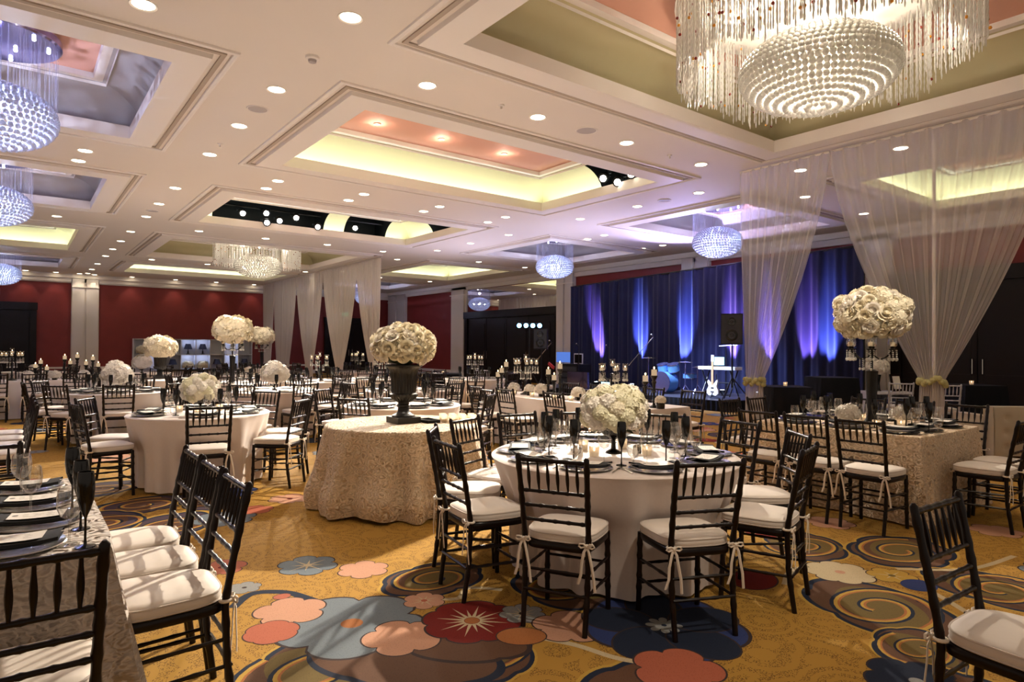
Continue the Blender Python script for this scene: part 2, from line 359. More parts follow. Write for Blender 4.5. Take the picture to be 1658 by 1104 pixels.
def disc(x, y, a, b, rot, mat, z=None, n=28, lobes=0, dep=.1):
    P = []
    for i in range(n*(2 if lobes else 1)):
        t = 2*PI*i/(n*(2 if lobes else 1)); k = 1-dep+dep*abs(cos(lobes*t/2))**.5 if lobes else 1
        u, v = a*k*cos(t), b*k*sin(t); P.append((x+u*cos(rot)-v*sin(rot), y+u*sin(rot)+v*cos(rot)))
    inlay(P, mat, z or nextz())
def band(pts, w, mat):
    z = nextz(); fl.use(mat); n = len(pts)
    A, B = [], []
    for i, (px, py) in enumerate(pts):
        a = pts[max(i-1, 0)]; b = pts[min(i+1, n-1)]; dx, dy = b[0]-a[0], b[1]-a[1]; l = math.hypot(dx, dy) or 1; ww = w[i] if hasattr(w, '__len__') else w
        A.append((px-dy/l*ww, py+dx/l*ww, z)); B.append((px+dy/l*ww, py-dx/l*ww, z))
    fl.grid([A, B])
def swirl(x, y, R, rot=0, mat='c_brown', flip=1, core='c_olive', edge='c_navy', squash=.75):
    def P(r, t): return (x+(r*cos(t*flip+rot)), y+squash*(r*sin(t*flip+rot)))
    for k, mm in ((1.16, 'c_yellow'), (1.10, edge), (1.0, mat)): disc(x, y, R*k, R*k*squash, rot*.3, mm, lobes=6, dep=.12)
    disc(x+.05*R, y, R*.72, R*.66*squash, rot, core)
    pts = [P(R*(.95-.75*i/50), 2.6*2*PI*i/50*.72) for i in range(51)]
    band(pts, [R*.055*(1-.5*i/50) for i in range(51)], 'c_navy'); band([P(R*(.90-.74*i/50), 2.6*2*PI*i/50*.72) for i in range(51)], [R*.038*(1-.5*i/50) for i in range(51)], 'c_yellow')
    band([P(R*(.86-.74*i/50), 2.6*2*PI*i/50*.72) for i in range(51)], [R*.016 for i in range(51)], 'c_orange')
def vine(pts, w=.018, mat='c_cream'):
    n = []
    for i in range(len(pts)-1):
        a, b = pts[i], pts[i+1]; p0 = pts[max(i-1, 0)]; p3 = pts[min(i+2, len(pts)-1)]
        for k in range(10):
            t = k/10; n.append(tuple(.5*(2*a[j]+(b[j]-p0[j])*t+(2*p0[j]-5*a[j]+4*b[j]-p3[j])*t*t+(3*a[j]-p0[j]-3*b[j]+p3[j])*t**3) for j in (0, 1)))
    n.append(pts[-1]); band(n, w, mat)
# motifs near the front (positions on the carpet, metres)
for a in ((2.16, 3.62, .34, .4), (1.12, 2.9, .42, 2.0), (1.40, 2.42, .34, 1.0), (1.86, 2.62, .30, 3.6), (2.75, 3.0, .38, 5.2), (1.05, 2.2, .4, 4.4), (2.10, 1.75, .42, 2.6)): swirl(*a)
for a in ((5.25, 2.05, .42, .3), (4.8, 2.55, .36, 2.2), (4.0, 1.68, .44, 4.0), (3.6, 1.32, .26, 1.1), (4.9, 1.35, .4, 5.0), (3.2, .95, .35, 3.0), (6.3, 1.2, .45, .9)): swirl(*a, core='c_olive')
for a in ((.95, 6.9, .42, 1.), (.72, 7.9, .42, 2.2), (1.05, 6.0, .40, 3.1), (.55, 6.4, .42, 4.4), (.45, 5.5, .4, .4), (1.5, 6.65, .34, 5.2)): swirl(*a, mat='c_purple', core='c_brown')
disc(1.50, 2.78, .50, .30, -.9, 'c_navy', lobes=5); disc(1.50, 2.80, .47, .27, -.9, 'c_brown', lobes=5)
disc(1.80, 2.74, .36, .2, -.8, 'c_line', lobes=4); disc(1.80, 2.75, .34, .18, -.8, 'c_brown', lobes=4)
vine([(1.0, 3.9), (1.15, 4.05), (1.32, 3.95), (1.42, 3.7), (1.5, 3.5)], .03, 'c_navy')
vine([(2.11, 2.64), (2.25, 2.4), (2.33, 2.15), (2.48, 1.95)], .02); vine([(1.92, 3.4), (2.1, 3.25), (2.25, 3.35), (2.4, 3.2)], .02); vine([(1.0, 3.4), (1.2, 3.2), (1.35, 2.95)], .018)
vine([(3.9, 2.2), (4.3, 2.3), (4.6, 1.8), (4.3, 1.3), (3.9, .9)], .022); vine([(4.8, 1.9), (5.2, 1.6), (5.8, 1.5)], .02)
flower(1.46, 3.30, .40, 'c_blue', 5, 'c_orange', rot=.4); flower(1.60, 2.99, .205, 'c_pink', 5, None, rot=.2); flower(2.0, 2.94, .27, 'c_red', 8, 'c_orange', rays=16, dep=.12)
flower(1.93, 3.34, .125, 'c_pink', 6, 'c_coral', rays=8); flower(2.28, 2.85, .13, 'c_grey', 7, 'c_line', rays=10); flower(2.38, 2.57, .20, 'c_pink', 5, None, rot=.9)
disc(2.10, 2.63, .135, .105, -.6, 'c_line'); disc(2.10, 2.63, .128, .098, -.6, 'c_orange')
flower(2.80, 2.27, .43, 'c_royal', 5, None, 'c_line', rot=.3, dep=.3)
for k in range(5): disc(2.80+.25*cos(k*1.2566+.93), 2.27+.25*sin(k*1.2566+.93), .205, .165, k*1.2566+.93, 'c_line'); disc(2.80+.25*cos(k*1.2566+.93), 2.27+.25*sin(k*1.2566+.93), .195, .155, k*1.2566+.93, 'c_navy')
disc(2.80, 2.27, .055, .055, 0, 'c_blue'); flower(2.80, 2.27, .10, 'c_grey', 8, 'c_navy', 'c_navy', dep=.5); flower(2.47, 1.92, .215, 'c_coral', 5, None, rot=.5)
flower(1.25, 3.66, .20, 'c_pink', 5, None, rot=.1); flower(1.08, 3.45, .14, 'c_coral', 6, None, dep=.1); flower(1.60, 4.35, .20, 'c_blue', 6, 'c_cream', rot=.3, rays=8); flower(1.87, 4.05, .17, 'c_pink', 6, None)
flower(1.14, 4.18, .10, 'c_grey', 6, 'c_line'); disc(1.28, 3.9, .055, .045, 0, 'c_line'); disc(1.28, 3.9, .05, .04, 0, 'c_coral'); flower(1.12, 4.65, .16, 'c_coral', 5, 'c_red')
flower(4.42, 2.10, .22, 'c_cream', 8, 'c_pink', rays=8, dep=.16); flower(4.63, 1.86, .15, 'c_yellow', 6, 'c_olive', rays=6); disc(4.58, 1.68, .12, .10, 0, 'c_royal'); flower(5.6, 2.75, .2, 'c_pink', 6, None)
flower(6.48, 1.80, .20, 'c_pink', 6, None); disc(3.82, 2.37, .2, .15, .3, 'c_line'); disc(3.82, 2.37, .19, .14, .3, 'c_red'); flower(3.55, 2.75, .2, 'c_pink', 5, None); flower(3.25, 1.2, .22, 'c_navy', 5, 'c_grey')
flower(4.9, 2.95, .2, 'c_red', 8, 'c_orange', rays=12); flower(5.6, 1.2, .22, 'c_blue', 6, 'c_orange'); flower(4.35, 1.2, .15, 'c_grey', 7, 'c_line', rays=8); flower(5.0, 1.0, .2, 'c_pink', 5, None)
flower(1.72, 7.0, .3, 'c_royal', 6, 'c_grey'); flower(1.45, 5.95, .26, 'c_blue', 6, 'c_cream'); flower(2.15, 6.35, .2, 'c_pink', 6, 'c_red'); flower(1.75, 6.1, .16, 'c_coral', 5, None); flower(2.35, 5.75, .14, 'c_pink', 6, 'c_red', rays=8)
vine([(2.45, 5.6), (2.6, 5.1), (2.85, 4.9)], .02)
# the same motifs go on across the rest of the hall
rf = random.Random(11)
cells = [(ix, iy) for ix in range(-3, 13) for iy in range(3, 26)]
for ix, iy in cells:
    x = ix*1.25+rf.uniform(-.3, .3); y = iy*1.25+rf.uniform(-.3, .3); q = rf.random()
    if (x < 2.9 and y < 8.3 and x > -.1) or (1.8 < x < 6.6 and y < 5.6): continue
    if x > 1.0 and x < 3.5 and y < 5.4: continue
    if q < .34: swirl(x, y, rf.uniform(.3, .5), rf.uniform(0, 6), rf.choice(['c_brown', 'c_purple', 'c_brown']), core=rf.choice(['c_olive', 'c_brown']))
    elif q < .9: flower(x, y, rf.uniform(.18, .42), rf.choice(['c_blue', 'c_pink', 'c_red', 'c_navy', 'c_coral', 'c_royal', 'c_grey', 'c_pink']), rf.choice([5, 6, 8]), 'c_orange', rot=rf.uniform(0, 6))
    if rf.random() < .6: flower(x+rf.uniform(-.6, .6), y+rf.uniform(-.6, .6), rf.uniform(.1, .2), rf.choice(['c_pink', 'c_coral', 'c_grey', 'c_cream', 'c_blue']), 6, 'c_red')
struct('floor', fl)

# ------------------------------------------------------------------ ceiling with coffers
CZ = 4.6
COLX = {'L': (-2.1, 1.3), 'M': (3.53, 9.26), 'R': (12.1, 15.7)}
ROWY = [(.6, 5.42), (7.72, 10.98), (13.9, 17.3), (20.5, 25.3), (27.9, 31.2)]
COFFERS = [('M', 0, 'gold'), ('M', 1, 'lit'), ('M', 2, 'lit'), ('M', 3, 'gold'), ('M', 4, 'lit'), ('L', 1, 'blue'), ('L', 2, 'blue'), ('L', 3, 'lit'), ('L', 4, 'blue'),
           ('R', 0, 'lit'), ('R', 1, 'blue'), ('R', 2, 'blue'), ('R', 3, 'lit'), ('R', 4, 'blue')]
holes = {(c, r) for c, r, _ in COFFERS}
xs = [-8.0, -2.1, 1.3, 3.53, 9.26, 12.1, 15.7, 17.5]; ys = [-3.0, .6, 5.42, 7.72, 10.98, 13.9, 17.3, 20.5, 25.3, 27.9, 31.2, 34.6]
cl = MB('plaster')
for i in range(7):
    for j in range(11):
        c = {1: 'L', 3: 'M', 5: 'R'}.get(i); r = {1: 0, 3: 1, 5: 2, 7: 3, 9: 4}.get(j)
        if c and r is not None and (c, r) in holes: continue
        cl.poly([(xs[i], ys[j], CZ), (xs[i], ys[j+1], CZ), (xs[i+1], ys[j+1], CZ), (xs[i+1], ys[j], CZ)])
ceil = struct('ceiling', cl)
def ring(mb, x0, x1, y0, y1, prof, skip=()):
    """sweep a profile of (offset outward, z) round a rectangle with mitred corners"""
    rows = [[(x0-o, y0-o, z), (x1+o, y0-o, z), (x1+o, y1+o, z), (x0-o, y1+o, z)] for o, z in prof]
    mb.grid(rows, closeu=True)
TROUGHS = {('M', 1): [('x1', 7.9, 9.35)], ('M', 2): [('y1', 3.9, 6.8), ('y1', 7.4, 8.7), ('x1', 14.4, 16.1)]}
for k, (c, r, typ) in enumerate(COFFERS):
    x0, x1 = COLX[c]; y0, y1 = ROWY[r]
    t = MB('trimw')
    ring(t, x0, x1, y0, y1, [(.0, 4.72), (.0, CZ-.06), (.05, CZ-.075), (.28, CZ-.05), (.33, CZ-.05), (.34, CZ+.002)])
    t.use('groove_shade'); ring(t, x0, x1, y0, y1, [(.40, CZ-.001), (.40, CZ-.016), (.425, CZ-.024), (.45, CZ-.016), (.45, CZ-.001)])
    t.use('trimw'); ring(t, x0, x1, y0, y1, [(.50, CZ-.001), (.505, CZ-.022), (.53, CZ-.034), (.555, CZ-.022), (.56, CZ-.001)])
    tr = struct('trim_%d' % (k+1), t)
    cm = 'cove_bluelight' if typ == 'blue' else 'cove'
    v = MB('trimw'); ring(v, x0, x1, y0, y1, [(.0, 4.72), (.03, 4.72), (.03, 4.64), (.26, 4.64)])
    v.use(cm)
    prof = [(.26-.64*(1-cos(PI/2*i/10)), 4.64+.52*sin(PI/2*i/10)) for i in range(11)]
    for side in ('x0', 'x1', 'y0', 'y1'):
        gaps = [g for g in TROUGHS.get((c, r), []) if g[0] == side]
        lo, hi = (y0, y1) if side[0] == 'x' else (x0, x1)
        cuts = [lo]+[q for g in gaps for q in g[1:]]+[hi]
        for s in range(0, len(cuts), 2):
            a, b = cuts[s], cuts[s+1]; rows = []
            for o, z in prof:
                aa = a-o if a == lo else a; bb = b+o if b == hi else b
                if side == 'x1': rows.append([(x1+o, aa, z), (x1+o, bb, z)])
                elif side == 'x0': rows.append([(x0-o, aa, z), (x0-o, bb, z)])
                elif side == 'y1': rows.append([(aa, y1+o, z), (bb, y1+o, z)])
                else: rows.append([(aa, y0-o, z), (bb, y0-o, z)])
            v.grid(rows)
    struct('cove', v, tr)
    w = MB('trimw'); ring(w, x0, x1, y0, y1, [(-.33, 5.12), (-.34, 5.18), (-.42, 5.14), (-.49, 5.15), (-.50, 5.24)])
    w.use('pink'); w.poly([(x0+.3, y0+.3, 5.22), (x0+.3, y1-.3, 5.22), (x1-.3, y1-.3, 5.22), (x1-.3, y0+.3, 5.22)])
    struct('coffer_panel', w, tr)
    if typ == 'lit':
        pw = 4.6
        for (sx, sy, lx, ly) in ((x0-.13, (y0+y1)/2, .06, y1-y0), (x1+.13, (y0+y1)/2, .06, y1-y0), ((x0+x1)/2, y0-.13, x1-x0, .06), ((x0+x1)/2, y1+.13, x1-x0, .06)):
            lamp('AREA', 'cove_strip', (sx, sy, 4.66), pw*max(lx, ly), YEL, (sx, sy, 6), shape='RECTANGLE', size=lx, size_y=ly)

# lighting bays cut into the coves: black box behind the gap with lamp heads
def head(loc, tgt, n):
    h = MB('black_matte'); h.lathe([(.03, .0), (.085, .02), (.10, .10), (.10, .26), (.085, .27)], n=16)
    h.tube([(-.12, 0, .14), (-.12, 0, -.12), (.12, 0, -.12), (.12, 0, .14)], .012, 6)
    o = h.build('lamp_head', n); o.location = loc; o.rotation_mode = 'QUATERNION'; o.rotation_quaternion = (Vector(tgt)-Vector(loc)).to_track_quat('Z', 'Y')
    g = MB('spotglow'); g.ball((0, 0, .25), .078, 14, 8, (1, 1, .5)); g.build('lens', o)
def bay(label, side, edge, a, b, lamps, tgt):
    t = thing('spotlight_bay', label, 'lighting bay', (0, 0, 0), 0, None); m = MB('black_matte'); d0, d1 = edge+.24, edge+.95
    mid = (a+b)/2
    def P(u, d, z): return (d, u, z) if side == 'x' else (u, d, z)
    for q in ([P(a, d0, 4.64), P(b, d0, 4.64), P(b, d1, 4.64), P(a, d1, 4.64)], [P(a, d1, 4.64), P(b, d1, 4.64), P(b, d1, 5.6), P(a, d1, 5.6)],
              [P(a, edge-.5, 5.6), P(b, edge-.5, 5.6), P(b, d1, 5.6), P(a, d1, 5.6)], [P(a, edge-.45, 5.2), P(a, edge-.45, 5.6), P(b, edge-.45, 5.6), P(b, edge-.45, 5.2)]): m.poly(q)
    for u in (a, b):
        arc = [P(u, edge+.26-.64*(1-cos(PI/2*i/10)), 4.64+.52*sin(PI/2*i/10)) for i in range(11)]
        m.poly(arc+[P(u, edge-.5, 5.6), P(u, d1, 5.6), P(u, d1, 4.64)])
    m.build('housing', t, 25)
    r = MB('iron'); r.tube([P(a+.03, edge+.38, 5.14), P(b-.03, edge+.38, 5.14)], .025, 8); r.build('pipe', t)
    for u, dd, z in lamps: head(P(u, edge+dd, z), tgt, t)
bay('black lighting bay with three bright lamps near the sheer drapes', 'x', 9.26, 7.9, 9.35, [(9.14, .12, 4.98), (8.78, .16, 4.84), (8.4, .14, 4.92)], (2.5, 4.5, .5))
bay('long black lighting bay with six lamps above the back tables', 'y', 17.3, 3.9, 6.8, [(4.6, .2, 4.97), (5.2, .2, 5.05), (5.2, .14, 4.79), (5.55, .2, 4.89), (6.0, .2, 5.03), (6.6, .18, 4.85)], (3.2, 6, .5))
bay('short black lighting bay with one lamp right of the long bay', 'y', 17.3, 7.4, 8.7, [(7.72, .2, 4.95)], (3.2, 6, .5))
bay('black lighting bay without lit lamps at the coffer corner', 'x', 9.26, 14.4, 16.1, [], (3, 6, .5))

# ------------------------------------------------------------------ walls
FY, RX = 34.5, 17.4
w = MB('red')
w.box(-8, 17.6, FY, FY+.2, 0, CZ)
struct('wall_back', w)
w = MB('red'); w.box(-8.1, -7.9, 9, FY, 0, CZ); w.use('trimw'); w.box(-7.9, -7.8, 9, FY-.2, 4.27, CZ-.001); w.box(-7.9, -7.86, 9, FY-.2, .42, .5); struct('wall_left', w)
w = MB('trimw'); w.box(-8, RX, FY-.10, FY, 4.25, CZ-.001); w.box(-8, RX, FY-.18, FY-.1, 4.42, CZ-.001); w.box(-8, RX, FY-.04, FY, 4.2, 4.25); struct('trim_15', w)
w = MB('trimw'); w.box(.75, 13.2, FY-.04, FY, .42, .5); w.box(.75, 13.2, FY-.05, FY, .0, .2); struct('baseboard_back', w)
def pilaster_back(n, a, b):
    w = MB('wallw'); m = (a+b)/2
    w.box(a, b, FY-.10, FY-.005, 0, 4.4)
    w.box(a+.03, m-.04, FY-.16, FY-.1, 0, 4.4); w.box(m+.04, b-.03, FY-.16, FY-.1, 0, 4.4)
    w.use('trimw'); w.box(a, b, FY-.19, FY-.1, 4.02, 4.06); w.box(a, b, FY-.19, FY-.1, 0, .25); struct('trim_%d' % n, w)
pilaster_back(16, 1.93, 2.97)
w = MB('red')
w.box(RX, RX+.2, -3, 34.7, 0, CZ); struct('wall_right', w)
w = MB('trimw'); w.box(RX-.10, RX, -3, FY-.2, 4.27, CZ-.001); w.box(RX-.2, RX-.1, -3, FY-.2, 4.44, CZ-.001); struct('trim_17', w)
def pilaster_right(n, a, b, double=True):
    w = MB('wallw'); m = (a+b)/2; w.box(RX-.10, RX-.005, a, b, 0, 4.42)
    if double: w.box(RX-.18, RX-.1, a+.03, m-.07, 0, 4.42); w.box(RX-.18, RX-.1, m+.07, b-.03, 0, 4.42)
    else: w.box(RX-.17, RX-.1, a+.12, b-.12, 0, 4.3)
    w.use('trimw'); w.box(RX-.2, RX-.1, a, b, 4.02, 4.06); w.box(RX-.2, RX-.1, a, b, 0, .25); struct('trim_%d' % n, w)
pilaster_right(18, 6.95, 7.85, False); pilaster_right(19, 12.3, 13.35); pilaster_right(20, 18.5, 19.5); pilaster_right(21, 26.15, 27.5, False); pilaster_right(22, 32.25, 34.3)
w = MB('trimw'); w.box(RX-.05, RX-.005, 27.5, 32.25, .22, .34); w.box(RX-.06, RX-.005, 27.5, 32.25, 0, .16); struct('baseboard_right', w)
# dark timber doors
def door(n, pts):
    """pts: plane ('y' or 'x'), a, b, height, leaves"""
    ax, a, b, h, nl = pts; e = MB('mahog')
    def bx(u0, u1, d0, d1, z0, z1):
        if ax == 'y': e.box(u0, u1, FY-d1, FY-d0, z0, z1)
        else: e.box(RX-d1, RX-d0, u0, u1, z0, z1)
    bx(a, b, .005, .10, 0, h-.2); bx(a-.05, a+.18, .1, .2, 0, h-.1); bx(b-.18, b+.05, .1, .2, 0, h-.1); bx(a-.08, b+.08, .1, .24, h-.32, h)
    wd = (b-a-.36)/nl
    for i in range(nl):
        u = a+.18+i*wd; bx(u+.02, u+wd-.02, .1, .13, .02, h-.36)
        for z0, z1 in ((.2, .95), (1.1, h-.6)): bx(u+.14, u+wd-.14, .13, .15, z0, z1)
    d = struct('door_%d' % n, e)
    hm = MB('silver')
    for i in range(0, nl, 1):
        u = a+.18+i*wd+(wd-.1 if i % 2 == 0 else .1)
        P = (lambda z: (u, FY-.19, z)) if ax == 'y' else (lambda z: (RX-.19, u, z))
        Q = (lambda z: (u, FY-.13, z)) if ax == 'y' else (lambda z: (RX-.13, u, z))
        hm.tube([Q(.95), P(.97), P(1.3), Q(1.32)], .014, 6)
    hm.build('door_handle', d)
door(1, ('y', -2.3, .66, 3.27, 2)); door(2, ('y', 13.5, 16.4, 3.08, 2)); door(3, ('x', 19.56, 26.1, 3.17, 4)); door(4, ('x', .2, 6.9, 3.4, 4))
m = MB('mirror'); m.box(RX-.05, RX-.006, 19.52, 26.13, 3.19, 4.24)
mo = m.build('wall_mirror'); tag(mo, 'long mirror panel above the dark doors reflecting ceiling and crystal globe', 'mirror')

# ------------------------------------------------------------------ ceiling fittings
DL_W = 17
def make_downlight():
    t = thing('recessed_downlight', 'x', 'ceiling light')
    a = MB('trimw'); a.lathe([(.095, -.002), (.115, -.010), (.118, -.002)], n=24, cap=False); a.build('trim_ring', t)
    b = MB('lampglow'); b.lathe([(0.0001, -.003), (.096, -.003)], n=20, cap=False); b.build('bulb', t); return t
DLP = Proto(make_downlight())
def downlight(x, y, label, power=DL_W, group=None):
    DLP.put((x, y, CZ), 0, label, 'recessed ceiling downlights')
    lamp('SPOT', 'downlight_lamp', (x, y, CZ-.03), power, WARM, (x, y, 0), spot_size=math.radians(110), spot_blend=.7, shadow_soft_size=.08)
rows = [('across the beam before the large ring chandelier', [(3.95, -.35), (5.6, -.35), (7.3, -.35), (9.0, -.35)], 0), ('along the beam left of the large coffers', [(2.47, y) for y in (.35, 2.15, 3.95, 5.74, 7.92, 9.56, 11.3, 14.15, 15.97, 17.76, 20.39, 22.46, 24.52, 26.6, 29.4, 31.72, 33.6)], 1),
        ('across the beam before the pink lit coffer', [(.89, 6.7), (3.84, 6.67), (5.54, 6.66), (7.29, 6.66), (9.12, 6.66), (12.7, 6.75), (15.3, 6.75)], 0),
        ('across the cross beam behind the pink lit coffer', [(.85, 12.35), (3.88, 12.3), (5.6, 12.26), (7.4, 12.27), (9.22, 12.26), (12.8, 12.5), (15.4, 12.6)], 0),
        ('across that beam, one row further back', [(.81, 13.1), (3.89, 13.04), (5.58, 12.98), (7.38, 12.94), (9.26, 13.05), (12.9, 13.25), (15.4, 13.4)], 0),
        ('along the beam right of the large coffers', [(10.75, y) for y in (2.4, 4.2, 5.8, 7.9, 9.5, 11.3, 14.15, 16.03, 17.95, 20.7, 22.77, 25.5, 29.0)], 1),
        ('across the beam before the distant ring chandelier', [(.76, 19.12), (3.92, 19.08), (5.71, 19.15), (7.53, 19.08), (9.48, 19.26), (13.35, 19.36), (15.65, 19.54)], 0),
        ('across the rearmost cross beam', [(.66, 27.67), (3.9, 26.6), (5.8, 26.7), (9.6, 26.7), (13.0, 26.7), (15.6, 26.7)], 0)]
for nm, pts, deep in rows:
    for k, (x, y) in enumerate(pts):
        downlight(x, y, 'round recessed downlight, %s %s %s' % (ORD[k], 'from front' if deep else 'from left', nm))
for k, x in enumerate((.3, 1.35, 2.2, 2.75, 4.2, 6.0, 7.8, 9.6)):
    DLP.put((x, FY-.45, CZ), 0, 'round recessed downlight washing the red back wall, %s from left' % ORD[k], 'wall washers at the back wall')
    lamp('SPOT', 'wall_washer', (x, FY-.42, CZ-.03), 26, WARM, (x, FY-.12, 2.6), spot_size=math.radians(70), spot_blend=.6, shadow_soft_size=.05)
# small pinkish lamps in the pink coffer panels
sp = MB('pinkglow'); sp.lathe([(.0001, -.004), (.028, -.004)], n=12, cap=False); spm = sp.mesh('small_bulb'); rg = MB('pink'); rg.lathe([(.03, -.003), (.06, -.012), (.065, 0)], n=16, cap=False); rgm = rg.mesh('small_ring')
def small_lamp(x, y, label):
    t = thing('small_recessed_lamp', label, 'ceiling light', (x, y, 5.216), 0, 'small lamps in the pink panels'); link('trim_ring', rgm, t); link('bulb', spm, t)
    lamp('POINT', 'panel_lamp', (x, y, 5.10), 5, (1, .74, .6), shadow_soft_size=.03)
for k, x in enumerate((4.75, 6.0, 7.4)): small_lamp(x, 9.9, 'small glowing lamp in the nearest pink coffer panel, %s from left' % ORD[k])
for k, x in enumerate((4.9, 6.4, 7.9)): small_lamp(x, 15.9, 'small glowing lamp in the pink panel above the black bays, %s from left' % ORD[k])
small_lamp(13.9, 22.4, 'small glowing lamp in the distant lit coffer by the mirror'); small_lamp(13.7, 3.6, 'small glowing lamp in the lit coffer behind the right sheer drape'); small_lamp(-.1, 22.4, 'small glowing lamp in the lit coffer at far left')
def disc_fit(name, label, cat, x, y, r, mat='grille'):
    t = thing(name, label, cat, (x, y, CZ)); a = MB(mat); a.lathe([(.0001, -.008), (r*.86, -.008)], n=28, cap=False); a.build('grille', t)
    b = MB('trimw'); b.lathe([(r*.86, -.009), (r*.93, -.013), (r, -.001)], n=28, cap=False); b.build('rim', t)
disc_fit('ceiling_speaker', 'round grey ceiling speaker on the beam left of the pink coffer', 'speaker', 2.48, 8.72, .14)
disc_fit('ceiling_speaker', 'round grey ceiling speaker on the beam before the pink coffer', 'speaker', 6.42, 6.63, .16)
disc_fit('ceiling_speaker', 'round grey ceiling speaker right of the pink coffer corner', 'speaker', 10.73, 8.74, .14)
disc_fit('ceiling_speaker', 'round grey ceiling speaker far back on the left beam', 'speaker', 2.48, 16.9, .14)
sd = thing('smoke_detector', 'small smoke detector near the corner of the pink coffer', 'smoke detector', (2.49, 6.78, CZ))
a = MB('trimw'); a.lathe([(.075, 0), (.07, -.025), (.045, -.035)], n=20, cap=False); a.build('base', sd); a = MB('grille'); a.lathe([(.045, -.033), (.04, -.06), (.0001, -.065)], n=16, cap=False); a.build('sensor', sd)
for k, (x, y) in enumerate(((4.9, 6.62), (2.46, 10.6), (8.3, 6.66))):
    h = MB('trimw'); h.lathe([(.04, 0), (.035, -.012), (.012, -.02), (.012, -.05), (.02, -.055)], n=12); h = h.build('sprinkler', None); h.location = (x, y, CZ)
    tag(h, 'tiny white sprinkler head on the beam, %s' % ('between the first two coffer downlights', 'left of the pink coffer', 'right of the round speaker')[k], 'sprinkler')

# ------------------------------------------------------------------ chandeliers
def bead_globe(mb, a, b, rings, per, r, n=7, m=5):
    for i in range(1, rings):
        t = PI*i/rings; k = max(4, int(per*sin(t)))
        for j in range(k):
            q = 2*PI*(j+.5*(i % 2))/k; mb.ball((a*sin(t)*cos(q), a*sin(t)*sin(q), b*cos(t)), r, n, m)
def gold_chandelier(label, loc, hi):
    t = thing('ring_chandelier', label, 'chandelier', loc)
    g = MB('xwarm'); bead_globe(g, .74, .36, 22 if hi else 18, 76 if hi else 58, .033 if hi else .04, 8 if hi else 6, 6 if hi else 4)
    tag(g.build('crystal_globe', t, 80), kind='stuff')
    s = MB('xwarm'); rr = random.Random(5); beads = []
    for R in (1.20, 1.27, 1.33, 1.38):
        cnt = (120 if hi else 90)
        for j in range(cnt):
            q = 2*PI*(j+rr.random()*.6)/cnt; wob = .07*sin(q*5)+.05*sin(q*9+1); rad = R*(1+.02*sin(3*q)); x, y = rad*cos(q), rad*sin(q)
            zb = -.03+wob*.5+rr.uniform(-.05, .05)-(.0 if R > 1.25 else -.06); zt = .80
            n = 22; z = [zb+(zt-zb)*i/n for i in range(n+1)]
            s.tube([(x, y, zz) for zz in z], [(.0085 if i % 2 else .0035) for i in range(n+1)], 4)
            if rr.random() < .42: beads.append((x*1.01, y*1.01, rr.uniform(zb, zt)))
    tag(s.build('crystal_strands', t, 80), kind='stuff')
    ab, rb = MB('amber'), MB('redbead')
    for i, p in enumerate(beads): (ab if i % 2 else rb).ball(p, .016, 6, 4)
    tag(ab.build('amber_beads', t, 80), kind='stuff'); tag(rb.build('red_beads', t, 80), kind='stuff')
    c = MB('chrome'); c.lathe([(1.42, .80), (1.42, .86), (.0001, .86)], n=48, cap=False); c.use('trimw').lathe([(1.42, .80), (.001, .80)], n=48, cap=False); c.build('canopy', t)
    w = MB('wire')
    for j in range(24): q = 2*PI*j/24; w.tube([(.5*cos(q), .5*sin(q), .26), (.5*cos(q), .5*sin(q), .80)], .004, 4)
    w.build('hanging_wires', t)
    for j in range(10):
        q = 2*PI*j/10; b = MB('lampglow'); b.ball((0, 0, 0), .035, 10, 6); b = b.build('bulb', t); b.location = (.85*cos(q), .85*sin(q), .77)
    x, y, z = loc; sm = MB('chrome'); sm.lathe([(.3, .85), (.3, 5.23-z)], n=16, cap=False); sm.build('ceiling_stem', t)
    [lamp('POINT', 'chandelier_lamp', (x+.4*cos(q*PI/3), y+.4*sin(q*PI/3), z), 20, WARMW, shadow_soft_size=.012) for q in range(6)]
    for q in range(4): lamp('POINT', 'chandelier_lamp', (x+.95*cos(q*PI/2+.4), y+.95*sin(q*PI/2+.4), z+.45), 26, WARMW, shadow_soft_size=.06)
    return t
gold_chandelier('huge ring of crystal strands round a bright bead globe, at upper right', (6.45, 3.30, 4.33), True)
gold_chandelier('distant ring chandelier of warm crystal strands over the back tables', (6.45, 22.4, 4.16), False)
def make_blue():
    t = thing('crystal_globe_chandelier', 'x', 'chandelier')
    g = MB('xblue'); bead_globe(g, .60, .36, 19, 56, .030, 7, 5); tag(g.build('crystal_globe', t, 80), kind='stuff')
    w = MB('wire'); rr = random.Random(3)
    for j in range(64):
        q = 2*PI*j/64; R = .60-.02*rr.random()-(.18 if j % 4 == 0 else 0); w.tube([(R*cos(q), R*sin(q), .0 if R > .5 else .2), (R*cos(q), R*sin(q), .88)], .0035, 4)
    tag(w.build('hanging_wires', t), kind='stuff')
    c = MB('chrome'); c.lathe([(.0001, .88), (.62, .88), (.64, .90), (.64, .98), (.0001, .98)], n=40, cap=False); c.build('canopy', t)
    for j in range(9):
        q = 2*PI*j/9+.3; R = .5 if j % 3 else .22; b = MB('led'); b.ball((0, 0, 0), .022, 8, 5); b = b.build('led', t); b.location = (R*cos(q), R*sin(q), .862)
    return t
BP = Proto(make_blue())
